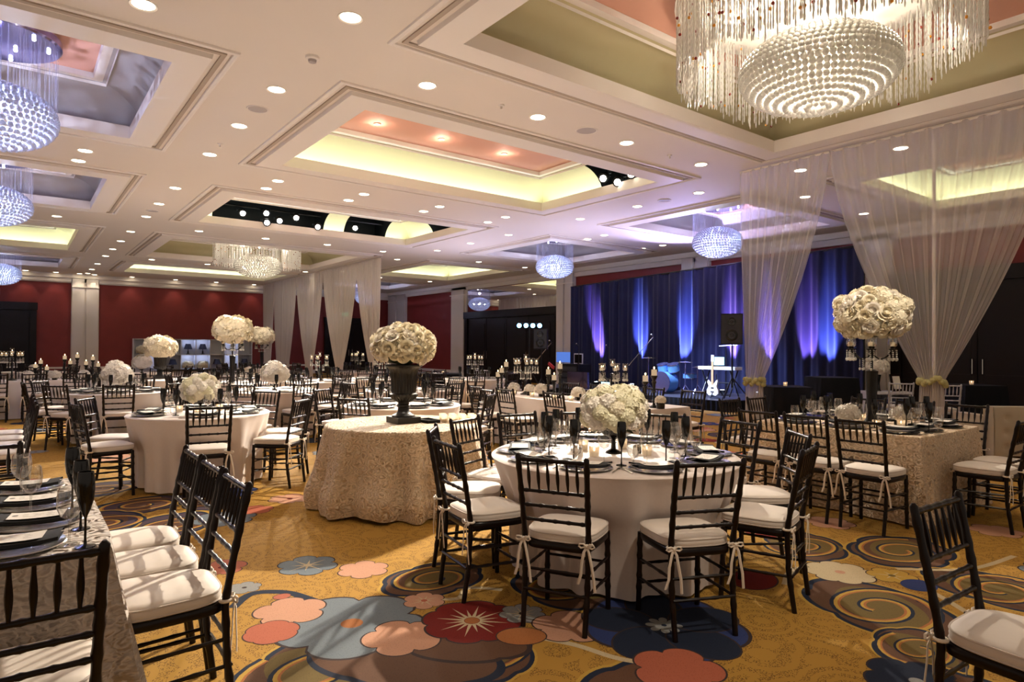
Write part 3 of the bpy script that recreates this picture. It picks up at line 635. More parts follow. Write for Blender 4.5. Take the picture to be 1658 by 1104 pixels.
for (x, y, z), lb in (((-.22, 9.6, 4.15), 'blue lit crystal bead globe chandelier at upper left, nearest of its row'), ((-.36, 15.7, 4.12), 'blue lit crystal globe chandelier at left, second of its row'),
                      ((-.45, 29.2, 3.96), 'small distant blue crystal globe chandelier at the left edge'), ((13.9, 9.65, 4.16), 'blue white crystal globe chandelier over the stage, beside the sheer drape'),
                      ((13.9, 15.8, 4.12), 'blue white crystal globe chandelier left of the stage curtain'), ((13.95, 30.0, 3.92), 'distant blue crystal globe chandelier behind the far drapes')):
    r = BP.put((x, y, z), .3, lb, 'blue crystal globe chandeliers'); sm = MB('chrome'); sm.lathe([(.10, .97), (.10, 5.23-z)], n=16, cap=False); sm.build('ceiling_stem', r)
    for q in range(6): lamp('POINT', 'globe_lamp', (x+.33*cos(q*PI/3), y+.33*sin(q*PI/3), z), 25, (.60, .68, 1), shadow_soft_size=.012)
    lamp('POINT', 'globe_lamp', (x, y, z+.6), 9, (.45, .42, 1), shadow_soft_size=.05)

# ------------------------------------------------------------------ drapes
def pleat_rows(X, top, ztop, tie, tiew, ztie, botw, zbot, pleats, amp, p=1.5, seed=0, nu=150, nv=44, straight=False):
    """tied curtain in the plane x = X; top = (y0, y1); returns rows of points"""
    rr = random.Random(seed); ph = [rr.uniform(0, 6) for _ in range(4)]; rows = []
    for j in range(nv+1):
        z = ztop+(zbot-ztop)*j/nv; row = []
        for i in range(nu+1):
            u = i/nu; y0 = top[0]+(top[1]-top[0])*u
            if straight: y = y0+(tie-y0)*0; a = amp
            elif z >= ztie:
                s = ((ztop-z)/(ztop-ztie))**p; y1 = tie+tiew*(u-.5)*2; y = y0+(y1-y0)*s; a = amp*(1-.45*s)
            else:
                s = ((ztie-z)/(ztie-zbot))**.6; y = tie+(tiew+(botw-tiew)*s)*(u-.5)*2; a = amp*.75
            w = sin(2*PI*pleats*u+ph[0]+.8*sin(2*PI*3*u+ph[1]))+.25*sin(2*PI*pleats*2.3*u+ph[2])
            row.append((X+a*w, y, z))
        rows.append(row)
    return rows
def drape(label, mat, X, top, ztop, tie, tiew, ztie, botw, pleats, amp, p=1.5, seed=0, sash=True, group=None):
    t = thing('tied_drape', label, 'drape', (X, tie, 0), 0, group); d = MB(mat)
    rows = pleat_rows(0, (top[0]-tie, top[1]-tie), ztop, 0, tiew, ztie, botw, .03, pleats, amp, p, seed); d.grid(rows); d.build('fabric', t, 180)
    if sash:
        r = MB('rosetie'); rr = random.Random(seed)
        for i in range(26):
            q = 2*PI*i/26; r.ball((.08*cos(q), (tiew+.02)*sin(q), ztie+rr.uniform(-.05, .05)), .042, 8, 6)
        r.build('flower_tie', t)
    h = MB('trimw'); h.tube([(0, top[0]-tie, ztop+.005), (0, top[1]-tie, ztop+.005)], .022, 8); h.build('rail', t)
    return t
drape('sheer ivory drape tied with flowers beside the stage speaker', 'sheer', 9.95, (4.9, 6.46), 4.555, 6.17, .15, .95, .16, 9, .035, 1.5, 1)
drape('wide sheer ivory drape tied with flowers behind the tall right bouquet', 'sheer', 9.95, (2.05, 4.88), 4.555, 3.49, .14, 1.07, .17, 13, .040, 1.5, 2)
po = MB('trimw'); po.tube([(10.16, 3.54, 0), (10.16, 3.54, 4.58)], .022, 10); po.use('trimw').lathe([(.12, 0), (.12, .012), (.03, .02)], (10.16, 3.54, 0), 24); tag(po.build('drape_pole'), 'slim white upright pole behind the wide sheer drape', 'pole')
for k, (a, b, ti, tw) in enumerate(((20.3, 22.35, 20.85, .30), (22.35, 25.7, 23.9, .36), (25.7, 28.85, 27.15, .42), (28.85, 32.0, 30.6, .9), (32.0, 33.6, 32.9, .5))):
    drape('ivory drape of the distant row, %s from its near end' % ORD[k], 'sheer2', 9.95, (a, b), 4.56, ti, tw, .66, tw+.05, 12, .035, 1.6, 10+k, False, 'distant row of ivory drapes')

# stage backdrop
t = thing('stage_backdrop', 'tall dark navy pleated velvet curtain behind the band, washed in blue light', 'stage curtain', (16, 12, 0))
d = MB('curtain'); rr = random.Random(4); rows = []
ny = 420; ph = [rr.uniform(0, 6) for _ in range(5)]
for z in (0.0, .6, 1.4, 2.4, 3.2, 1.0):
    pass
for j in range(9):
    row = []
    for i in range(ny+1):
        u = i/ny; y = -4.96+(17.3+.0-7.04)*u; ztop = 4.0-.30*u; z = ztop*(1-j/8)
        q = y*2*PI; a = .05*sin(q*2.1+1.4*sin(q*.31))+.03*sin(q*4.7+ph[1])+.02*sin(q*.9+ph[2]); row.append((a*(.55+.45*j/8), y, z))
    rows.append(row)
d.grid(rows); d.build('velvet', t, 180)
r = MB('iron'); r.tube([(.02, -4.96, 4.0), (.02, 5.3, 3.7)], .03, 8); r.build('rail', t)
for y, h in ((-4.9, 4.0), (-1, 3.88), (2.2, 3.78), (5.28, 3.7)):
    r = MB('iron'); r.tube([(.10, y, 0), (.10, y, h)], .028, 8); r.build('upright', t)
for y0 in (7.9, 8.4, 9.5, 10.6, 12.2, 13.9, 15.5): pass

# ------------------------------------------------------------------ chairs
def rail_pts(p, q, n=14, r=.0095, bumps=(.25, .5, .75), rb=.013):
    P, R = [], []
    for i in range(n+1):
        t = i/n; P.append(tuple(p[k]+(q[k]-p[k])*t for k in range(3))); R.append(rb if any(abs(t-b) < .5/n for b in bumps) else r)
    return P, R
def leg_prof(path, r=.0135, rb=.0165, seg=26, bumps=()):
    """path: 3d polyline sampled evenly with ring bumps at given fractions"""
    L_ = [0]
    for i in range(1, len(path)): L_.append(L_[-1]+(Vector(path[i])-Vector(path[i-1])).length)
    P, R = [], []
    for i in range(seg+1):
        s = L_[-1]*i/seg; k = max(j for j in range(len(L_)) if L_[j] <= s+1e-9); k = min(k, len(path)-2)
        f = (s-L_[k])/(L_[k+1]-L_[k]); P.append(tuple(path[k][q]+(path[k+1][q]-path[k][q])*f for q in range(3))); R.append(rb if any(abs(i/seg-b) < .5/seg for b in bumps) else r)
    return P, R
def seat_outline(k=1.0, n=44, front=.205, rear=.185, dep=.20, e=.38):
    o = []
    for i in range(n):
        t = 2*PI*i/n; c, s = cos(t), sin(t); x = abs(c)**e*(1 if c >= 0 else -1); y = abs(s)**e*(1 if s >= 0 else -1)
        w = rear+(front-rear)*(y+1)/2; o.append((x*w*k, y*dep*k))
    return o
def back_y(z): return -.185-.085*max(0, (z-.45)/.47)**1.15
CH = {}
def chair_meshes():
    o = {}
    for s, nm in ((-1, 'l'), (1, 'r')):
        m = MB('wood'); m.tube(*leg_prof([(s*.182, .178, .45), (s*.184, .182, .2), (s*.186, .190, 0)], .0155, .019, 20, (.15, .3, .55, .7)), 8); o['fleg'+nm] = m
        m = MB('wood'); path = [(s*.172, -.225, 0), (s*.176, -.195, .22), (s*.178, -.185, .45)]+[(s*(.178+.012*(z-.45)/.47), back_y(z), z) for z in (.52, .6, .7, .8, .9, .925)]
        P, R = leg_prof(path, .0150, .0182, 30, (.18, .27, .40, .52, .62, .72, .80, .95)); P.append((P[-1][0], P[-1][1]-.002, P[-1][2]+.012)); R.append(.006); m.tube(P, R, 8); o['post'+nm] = m
        m = MB('wood')
        for z in (.30, .19): m.tube(*rail_pts((s*.184, .18, z), (s*.175, -.20, z+.01), 12, .0085, (.3, .7), .011), 6)
        o['sst'+nm] = m
    m = MB('wood')
    for z in (.27, .16): m.tube(*rail_pts((-.184, .184, z), (.184, .184, z), 12, .0085, (.3, .7), .011), 6)
    o['fst'] = m
    m = MB('wood'); m.tube(*rail_pts((-.176, -.20, .31), (.176, -.20, .31), 12, .0085, (.3, .7), .011), 6); m.tube(*rail_pts((-.176, -.21, .2), (.176, -.21, .2), 12, .0085, (.3, .7), .011), 6); o['bst'] = m
    m = MB('wood'); a = seat_outline(); b = seat_outline(.97); m.grid([[(x, y, .418) for x, y in b], [(x, y, .425) for x, y in a], [(x, y, .452) for x, y in a], [(x, y, .458) for x, y in b]], closeu=True); m.poly([(x, y, .458) for x, y in b]); m.poly([(x, y, .418) for x, y in b][::-1]); o['seat'] = m
    zt = (.905, .735, .655, .575)
    for k, z in enumerate(zt):
        w = .178+.012*(z-.45)/.47; m = MB('wood'); m.tube(*rail_pts((-w, back_y(z), z), (w, back_y(z), z), 24, .0115 if k == 0 else .0095, (.1, .3, .5, .7, .9), .0145 if k == 0 else .0125), 8); o['rail%d' % k] = m
    m = MB('wood'); h = .17; P = [(0, 0, 0)]; 
    P = [(0, (back_y(.735+h*i/10)-back_y(.735)), h*i/10) for i in range(11)]; m.tube(P, [.0055, .006, .0075, .0095, .0105, .0105, .0095, .008, .0065, .006, .0055], 6); o['spindle'] = m
    m = MB('cushion'); prof = [(.85, .458), (.985, .460), (1.02, .468), (1.03, .484), (1.02, .501), (.98, .510), (.85, .517), (.5, .522), (.2, .523)]
    m.grid([[(x*k, y*k+.012, z) for x, y in seat_outline(1, 44, e=.52)] for k, z in prof], closeu=True); m.poly([(x*.2, y*.2+.012, .523) for x, y in seat_outline(1, 44, e=.52)]); o['cushion'] = m
    m = MB('piping')
    for z in (.468, .503): m.tube([(x*1.018, y*1.018+.012, z) for x, y in seat_outline(1, 44, e=.52)], .0042, 5, False, True)
    o['piping'] = m
    m = MB('ribbon')
    def strip(P, w):
        rows = []
        for i, (x, y, z) in enumerate(P): rows.append([(x-w, y, z), (x, y-.004, z), (x+w, y, z)])
        m.grid(rows)
    m.tube([(.02*cos(t*PI/6), .02*sin(t*PI/6), .0) for t in range(12)], .007, 6, False, True)
    m.ball((0, -.026, 0), .012, 8, 6)
    for s in (-1, 1):
        lp = [(0, -.03, 0), (s*.018, -.036, .014), (s*.036, -.036, .012), (s*.042, -.034, 0), (s*.03, -.034, -.008), (0, -.03, 0)]; m.tube(lp, .005, 6)
        strip([(0, -.028, 0), (s*.014, -.036, -.03), (s*.026, -.034, -.09), (s*.034+.004, -.036, -.15), (s*.046, -.032, -.20-.03*(s > 0))], .008)
    o['tie'] = m
    return o
cm = {k: v.mesh('chair_'+k, 50) for k, v in chair_meshes().items()}
# joined meshes for far chairs
def joined(keys, extra=()):
    m = MB('wood'); src = chair_meshes()
    def add(b, off=(0, 0, 0)):
        k = len(m.v); m.v += [(x+off[0], y+off[1], z+off[2]) for x, y, z in b.v]
        for f, mi in zip(b.f, b.mi): m.use(b.mats[mi]); m.face([k+i for i in f])
    for k in keys: add(src[k])
    for i in range(6):
        if 'seat' in keys: add(src['spindle'], (-.135+.054*i, back_y(.735), .735))
    for k, off in extra: add(src[k], off)
    return m
TIES = [(s*.178, -.186, .468) for s in (-1, 1)]
def chair_full(label='x', wood=None, ties=True):
    t = thing('chiavari_chair', label, 'chair')
    for s in 'lr': link('leg', cm['fleg'+s], t); link('back_post', cm['post'+s], t); link('side_stretcher', cm['sst'+s], t)
    link('front_stretcher', cm['fst'], t); link('rear_stretcher', cm['bst'], t); link('seat_frame', cm['seat'], t)
    link('top_rail', cm['rail0'], t)
    for k in (1, 2, 3): link('back_rail', cm['rail%d' % k], t)
    for i in range(6): link('spindle', cm['spindle'], t, (-.135+.054*i, back_y(.735), .735))
    c = link('cushion', cm['cushion'], t); link('piping', cm['piping'], c); c['label'] = 'ivory seat cushion'
    for p in TIES: link('ribbon_tie', cm['tie'], t, p)
    return t
ALLK = ['flegl', 'flegr', 'postl', 'postr', 'sstl', 'sstr', 'fst', 'bst', 'seat', 'rail0', 'rail1', 'rail2', 'rail3']
fm = joined(ALLK).mesh('chair_frame', 50)
cum = joined(['cushion', 'piping']).mesh('chair_cushion', 50)
def chair_mid(label='x'):
    t = thing('chiavari_chair', label, 'chair'); link('frame', fm, t); link('cushion', cum, t)
    for p in TIES: link('ribbon_tie', cm['tie'], t, p)
    return t
PF, PM = Proto(chair_full()), Proto(chair_mid())
PLACED = []
ROUNDS = [(3.35, 3.17, .86), (3.0, 5.62, .92), (1.62, 7.72, .72), (3.95, 7.42, .74), (1.28, 11.9, .74), (2.5, 15.8, .74), (3.46, 13.7, .74), (3.42, 10.9, .74), (5.15, 13.4, .74), (6.85, 13.9, .74), (6.3, 21.4, .74), (2.62, 19.2, .74), (4.75, 17.2, .74), (7.9, 17.6, .74), (5.35, 9.9, .74), (8.6, 12.6, .74), (.4, 21.5, .74),
          (10.9, 6.15, .5), (11.75, 5.75, .5), (13.3, 4.05, .5), (8.95, 14.6, .65), (10.3, 13.2, .5), (12.6, 4.25, .25), (9.55, 13.55, .3), (11.0, 12.75, .3), (9.95, 6.17, .2), (9.95, 3.49, .2)]
RECTS = [(6.06, 7.5, 2.2, 3.78), (-1.15, .31, 2.76, 4.36), (6.02, 6.85, 5.12, 6.80), (5.92, 6.75, 6.88, 8.55), (-1.9, 1.55, 16.1, 17.0), (-1.75, -.40, 5.5, 9.75)]
def in_the_way(x, y, own):
    for a, b, r in ROUNDS:
        if math.hypot(a-own[0], b-own[1]) > .05 and math.hypot(x-a, y-b) < r+.30: return True
    for x0, x1, y0, y1 in RECTS:
        if math.hypot((x0+x1)/2-own[0], (y0+y1)/2-own[1]) > .05 and x0-.28 < x < x1+.28 and y0-.28 < y < y1+.28: return True
    return False
def chair(x, y, fx, fy, label, full=False, group=None, force=False, own=(99, 99)):
    if not force and (any(math.hypot(x-a, y-b) < .60 for a, b in PLACED) or in_the_way(x, y, own)): return
    PLACED.append((x, y)); (PF if full else PM).put((x, y, 0), math.atan2(-fx, fy), label, group)

# ------------------------------------------------------------------ tables
def cloth_round(mat, r, folds=22, amp=.03, flare=-.06, seed=0, h=.76, n=176, lift=.02, swag=0, dents=()):
    rr = random.Random(seed); p1, p2 = rr.uniform(0, 6), rr.uniform(0, 6); m = MB(mat)
    prof = [(.25*r, h), (.6*r, h), (.93*r, h), (.985*r, h-.003), (r, h-.012)]+[(None, h-.03-(h-.03-lift)*i/16) for i in range(17)]
    rows = []
    for rad, z in prof:
        row = []
        for j in range(n):
            q = 2*PI*j/n
            if rad is None:
                s = (h-z)/(h-lift); f = sin(folds*q+p1+1.2*sin(3*q+p2))+.5*sin(folds*1.7*q+p2); R = r+flare*min(1, s*1.6)+amp*f*min(1, s*1.5)**.8
                if swag: R = r+flare*s+amp*f*min(1, s*1.6)+swag*max(0, sin((s-.62)/.38*PI))*(s > .62)
                for dq in dents: R -= .085*min(1, s*2.2)*math.exp(-(abs((q-dq+PI) % (2*PI)-PI)/.30)**4)
                zz = z+(.02*sin(5*q+p1)*s if swag else 0)
            else: R, zz = rad, z
            row.append((R*cos(q), R*sin(q), max(zz, .012)))
        rows.append(row)
    m.grid(rows, closeu=True); k = len(m.v); m.face([0+j for j in range(n)])
    return m
def cloth_rect(mat, hx, hy, amp=.02, flare=.05, seed=0, h=.76, lift=.015, corner=.06):
    rr = random.Random(seed); m = MB(mat); P = []; nx, ny_ = max(12, int(hx*2/.03)), max(12, int(hy*2/.03))
    def edge(ax, ay, bx, by, n):
        for i in range(n): t = i/n; P.append((ax+(bx-ax)*t, ay+(by-ay)*t))
    edge(hx, -hy, hx, hy, ny_); edge(hx, hy, -hx, hy, nx); edge(-hx, hy, -hx, -hy, ny_); edge(-hx, -hy, hx, -hy, nx)
    n = len(P); rows = []; ph = rr.uniform(0, 6); s_ = 0; arc = [0]
    for i in range(1, n): arc.append(arc[-1]+math.dist(P[i], P[i-1]))
    def row(k, z, s):
        o = []
        for i, (x, y) in enumerate(P):
            cd_ = math.hypot(abs(x)-hx, abs(y)-hy); cw = math.exp(-(cd_/.16)**2)                     # corners fall in a bigger fold
            nx_, ny2 = (x/hx)**9, (y/hy)**9; l = math.hypot(nx_, ny2) or 1; nx_, ny2 = nx_/l, ny2/l
            f = sin(arc[i]*13+ph+1.5*sin(arc[i]*2.3))+.5*sin(arc[i]*29+ph); off = s*(flare+amp*f*(1-cw))+s*cw*(.05+.03*sin(arc[i]*40))
            rx, ry = x*k, y*k
            if l < .02: off = 0
            c = corner*(1-s)*cw
            o.append((rx+nx_*off-math.copysign(c*.3, x), ry+ny2*off-math.copysign(c*.3, y), z))
        return o
    for k in (.3, .7, .95): rows.append(row(k, h, 0))
    rows.append(row(.995, h-.003, 0)); rows.append(row(1, h-.014, 0))
    for i in range(1, 15): s = i/14; rows.append(row(1, h-.014-(h-.014-lift)*s, s))
    m.grid(rows, closeu=True); m.face(list(range(n))); return m

# ------------------------------------------------------------------ things laid on tables
m = MB('charger'); m.lathe([(.0001, .006), (.10, .006), (.115, .012), (.160, .017), (.164, .014), (.110, .004), (.06, 0), (.0001, 0)], n=36, cap=False); CHARGER = m.mesh('charger')
m = MB('chargerB'); m.lathe([(.0001, .006), (.10, .006), (.115, .012), (.160, .017), (.164, .014), (.110, .004), (.06, 0), (.0001, 0)], n=36, cap=False); CHARGERB = m.mesh('dark_charger')
m = MB('china'); m.lathe([(.0001, .004), (.075, .004), (.085, .010), (.125, .016), (.127, .013), (.085, .004), (.05, 0), (.0001, 0)], n=32, cap=False); CHINA = m.mesh('dinner_plate')
m = MB('napkin')
rows = []
for j, (dy, dz) in enumerate(((-.075, .004), (-.07, .016), (0, .020), (.07, .016), (.075, .004))): rows.append([(-.145+.29*i/12, dy, dz+.012*(abs(i/6-1))**2.2) for i in range(13)])
m.grid(rows); m.grid([[(x, y, .001+.012*abs(x/.145)**2.2) for x, y, z in r] for r in (rows[0], rows[-1])][::-1]); NAPKIN = m.mesh('napkin')
m = MB('card')
CZf = lambda x: .0225+.012*abs(x/.145)**2.2
m.grid([[(-.095+.19*i/8, y, CZf(-.095+.19*i/8)) for i in range(9)] for y in (-.056, .056)]); m.use('ink'); rr = random.Random(2)
for y in (-.026, -.010, .006, .022): 
    for x0 in (-.05, -.012, .03): 
        a = x0+rr.uniform(-.006, .006); b = a+rr.uniform(.014, .03); m.poly([(a, y-.0012, CZf(a)+.0009), (b, y-.0012, CZf(b)+.0009), (b, y+.0012, CZf(b)+.0009), (a, y+.0012, CZf(a)+.0009)])
m.poly([(-.075+.012*cos(t*PI/5), .012*sin(t*PI/5), CZf(-.075)+.0009) for t in range(10)]); MENU = m.mesh('menu_card')
m = MB('black'); m.lathe([(.034, 0), (.033, .004), (.006, .010), (.0042, .03), (.004, .10), (.006, .112), (.016, .135), (.026, .17), (.0295, .21), (.0285, .245), (.0255, .275), (.0235, .275), (.026, .24), (.001, .14)], n=20, cap=False); FLUTE = m.mesh('champagne_flute')
m = MB('glass'); m.lathe([(.035, 0), (.034, .003), (.006, .008), (.004, .02), (.0038, .085), (.008, .095), (.028, .108), (.039, .135), (.0415, .165), (.037, .205), (.033, .215)], n=24, cap=False); WINE = m.mesh('wine_glass')
m = MB('glass'); m.lathe([(.033, 0), (.032, .003), (.007, .01), (.005, .05), (.012, .062), (.032, .078), (.040, .11), (.040, .15), (.036, .175)], n=24, cap=False); GOBLET = m.mesh('water_goblet')
def cut(kind):
    m = MB('silver'); 
    m.tube([(0, -.10, .004), (0, -.02, .005), (0, .03, .008)], [.006, .0035, .003], 6)
    if kind == 'knife': m.box(-.009, .009, .03, .12, .003, .006)
    else:
        m.box(-.011, .011, .03, .05, .006, .009)
        for x in (-.009, -.003, .003, .009): m.box(x-.0015, x+.0015, .05, .095, .007, .009)
    return m.mesh(kind)
FORK, KNIFE = cut('fork'), cut('knife')
def lay(name, me, label, cat, loc, rz=0, group=None): return tag(link(name, me, None, loc, (0, 0, rz)), label, cat, group)
def setting(tp, where, cx, cy, ang, z, full=2, charger=CHARGER, cloth_dir=None, plate=False):
    """one place setting; cx, cy plate centre, ang = direction from the guest to the table centre; full 2 = all, 1 = no cutlery, 0 = plate and flute"""
    ux, uy = cos(ang), sin(ang); rx, ry = uy, -ux; rz = ang-PI/2
    P = lambda f, r: (cx+ux*f+rx*r, cy+uy*f+ry*r, z)
    lb = lambda s: (s+', '+where+' of '+tp)
    G = lambda k_: k_+' on the '+tp
    lay('charger_plate', charger, lb('silver charger' if charger is CHARGER else 'dark charger'), 'plate', P(0, 0), 0, G('chargers')); zz = .018
    if plate: lay('dinner_plate', CHINA, lb('white plate on charger'), 'plate', (cx, cy, z+.018), 0, G('white plates')); zz = .034
    if full >= 1:
        n = lay('napkin', NAPKIN, lb('black napkin'), 'napkin', (cx, cy, z+zz), rz, G('napkins'))
        lay('menu_card', MENU, lb('white menu card'), 'menu', (cx, cy, z+zz), rz, G('menu cards'))
    lay('champagne_flute', FLUTE, lb('black flute'), 'glass', P(.20, .17), 0, G('black flutes'))
    if full >= 1: lay('wine_glass', WINE, lb('clear wine glass'), 'glass', P(.23, .05), 0, G('wine glasses'))
    if full >= 2:
        lay('water_goblet', GOBLET, lb('clear water goblet'), 'glass', P(.16, .255), 0, G('water goblets'))
        lay('fork', FORK, lb('silver fork'), 'cutlery', P(.02, -.185), rz, G('forks')); lay('knife', KNIFE, lb('silver knife'), 'cutlery', P(.02, .185), rz, G('knives'))

# flowers
def rose_mesh(mat='petal', seed=1, R=.05):
    m = MB(mat); rr = random.Random(seed)
    m.ball((0, 0, .018*R/.05), .016*R/.05, 8, 6)
    for L_, (n, rad, ht, open_) in enumerate(((3, .35, .95, .05), (4, .55, .95, .25), (5, .78, .85, .55), (5, 1.0, .62, .95))):
        for k in range(n):
            q = 2*PI*k/n+L_*.7+rr.uniform(-.15, .15); hw = PI/n*1.25; rows = []
            for j in range(4):
                t = j/3; rows.append([( (rad*(.35+.65*t**.6)+.18*open_*t*t)*R*cos(q+hw*s*(1-.25*t*t)), (rad*(.35+.65*t**.6)+.18*open_*t*t)*R*sin(q+hw*s*(1-.25*t*t)), R*(ht*(t)-.28*open_*t*t*t-.12*s*s*t)) for s in (-1, -.5, 0, .5, 1)])
            m.grid(rows)
    return m
def floret_ball(mat, n, R, fr, seed, sc=(1, 1, 1), lump=.08, cut=-.55):
    """ball of four-petalled florets"""
    m = MB(mat); rr = random.Random(seed); g = PI*(3-5**.5)
    lm = [(Vector((rr.gauss(0, 1), rr.gauss(0, 1), rr.gauss(0, .8))).normalized()) for _ in range(26)]
    for i in range(n):
        z = 1-(1-cut)*(i+.5)/n; r = math.sqrt(max(0, 1-z*z)); d = Vector((r*cos(g*i), r*sin(g*i), z))
        k = max(d.dot(l) for l in lm); rad = R*(1-lump+lump*2*max(0, (k-.8)/.2))*(1+rr.uniform(-.02, .03)); p = Vector((d.x*sc[0], d.y*sc[1], d.z*sc[2]))*rad
        a = (d+Vector((rr.uniform(-.4, .4), rr.uniform(-.4, .4), rr.uniform(-.4, .4)))).normalized(); u = a.orthogonal().normalized(); w = a.cross(u); tw = rr.uniform(0, PI)
        for q in range(4):
            t = tw+q*PI/2; c = u*cos(t)+w*sin(t); s = a.cross(c); f = fr*rr.uniform(.85, 1.15)
            m.poly([p, p+c*f*.6-s*f*.45+a*f*.15, p+c*f*1.1+a*f*.1, p+c*f*.6+s*f*.45+a*f*.15])
    m.ball((0, 0, 0), R*.9, 16, 10, sc); return m
ROSES = [rose_mesh('petal', 1, .055).mesh('rose', 70), rose_mesh('petalw', 2, .055).mesh('rose', 70), rose_mesh('petal', 5, .055).mesh('rose', 70)]
HEADS = [floret_ball('petal', 80, .062, .0175, 1, lump=.03, cut=-.3).mesh('hydrangea', 60), floret_ball('petalw', 80, .062, .0175, 2, lump=.03, cut=-.3).mesh('hydrangea', 60), floret_ball('petalg', 80, .062, .0175, 3, lump=.03, cut=-.3).mesh('hydrangea', 60)]
def bouquet(label, loc, R, sc, meshes, n, size, part, seed=0, cut=-.5, group=None, jitter=.06):
    t = thing('flower_bouquet', label, 'bouquet', loc, 0, group); rr = random.Random(seed); g = PI*(3-5**.5)
    c = MB('leaf'); c.ball((0, 0, 0), R*.86, 18, 12, sc); c.build('foliage', t)
    for i in range(n):
        z = 1-(1-cut)*(i+.5)/n; r = math.sqrt(max(0, 1-z*z)); d = Vector((r*cos(g*i), r*sin(g*i), z)); k = R*(.9+rr.uniform(-jitter, jitter))
        o = link(part, rr.choice(meshes), t, (d.x*sc[0]*k, d.y*sc[1]*k, d.z*sc[2]*k), sc=size*rr.uniform(.86, 1.16))
        nd = (d+Vector((rr.uniform(-.25, .25), rr.uniform(-.25, .25), rr.uniform(-.25, .25)))).normalized(); o.rotation_mode = 'QUATERNION'; o.rotation_quaternion = nd.to_track_quat('Z', 'Y') @ Quaternion((0, 0, 1), rr.uniform(0, 6))
    return t
BALLS = [floret_ball(mm, 420, .2, .034, s, (1, 1, .95), .16) for mm, s in (('petalw', 1), ('petal', 2))]
BALLS = [b.mesh('bouquet_ball', 60) for b in BALLS]
def far_bouquet(label, loc, r, k=0, group=None): return tag(link('flower_bouquet', BALLS[k], None, loc, (0, 0, loc[0]*3), r/.2), label, 'bouquet', group)
LOWB = [floret_ball('petalw', 130, .075, .026, 4, (1, 1, .8), .12, -.3).mesh('low_bouquet', 60)]
m = MB('iron'); m.box(-.06, .06, -.06, .06, 0, .07); BOXV = m.mesh('vase')
def low_flowers(label, x, y, z, group=None, k=1.0):
    t = thing('low_flower_cube', label, 'centrepiece', (x, y, z), .4, group or 'low flower centrepieces'); m = MB('iron'); m.lathe([(.05, 0), (.055, .08), (.0001, .08)], n=4 if k > 1 else 14); m.build('vase', t, 30); link('blossoms', LOWB[0], t, (0, 0, .10), (0, 0, x*9), k)
# urn
def urn(label, loc, k=1.0):
    t = thing('pedestal_urn', label, 'urn', loc); t.scale = (k, k, k)
    m = MB('urn'); m.box(-.125, .125, -.125, .125, 0, .06); m.build('plinth', t)
    m = MB('urn'); m.lathe([(.115, .06), (.112, .075), (.08, .09), (.058, .115), (.055, .15), (.068, .165), (.068, .175), (.055, .19), (.055, .205)], n=32); m.build('stem', t)
    m = MB('urn'); rows = []
    for r, z, fl_ in ((.055, .20, 0), (.085, .215, .004), (.125, .25, .006), (.135, .275, .006), (.135, .285, 0), (.118, .295, 0), (.120, .31, .004), (.122, .40, .005), (.128, .47, .005), (.140, .52, .002), (.165, .55, 0), (.182, .558, 0), (.185, .572, 0), (.165, .575, 0), (.12, .54, 0)):
        rows.append([((r+fl_*cos(24*2*PI*j/96))*cos(2*PI*j/96), (r+fl_*cos(24*2*PI*j/96))*sin(2*PI*j/96), z) for j in range(96)])
    m.grid(rows, closeu=True); m.build('bowl', t); return t
def votive(label, x, y, z, group=None, lit=True, k=1.0):
    t = thing('votive_candle', label, 'candle', (x, y, z), 0, group or 'lit glass votives')
    m = MB('frost'); m.lathe([(.026, 0), (.032, .0), (.036, .07), (.033, .07), (.029, .006), (.0001, .006)], n=16, cap=False); m.build('cup', t)
    m = MB('glowwax' if lit else 'wax'); m.lathe([(.0275, .006), (.030, .035), (.0001, .035)], n=14); m.build('wax', t)
    if lit: m = MB('flame'); m.ball((0, 0, .05), .006, 6, 6, (1, 1, 2)); m.build('flame', t)
def crystal_drop(m, x, y, z, n=4, r=.007):
    for i in range(n): m.ball((x, y, z-.018*i), r, 6, 4)
    m.ball((x, y, z-.018*n-.012), r*1.9, 8, 6, (1, 1, 1.4))
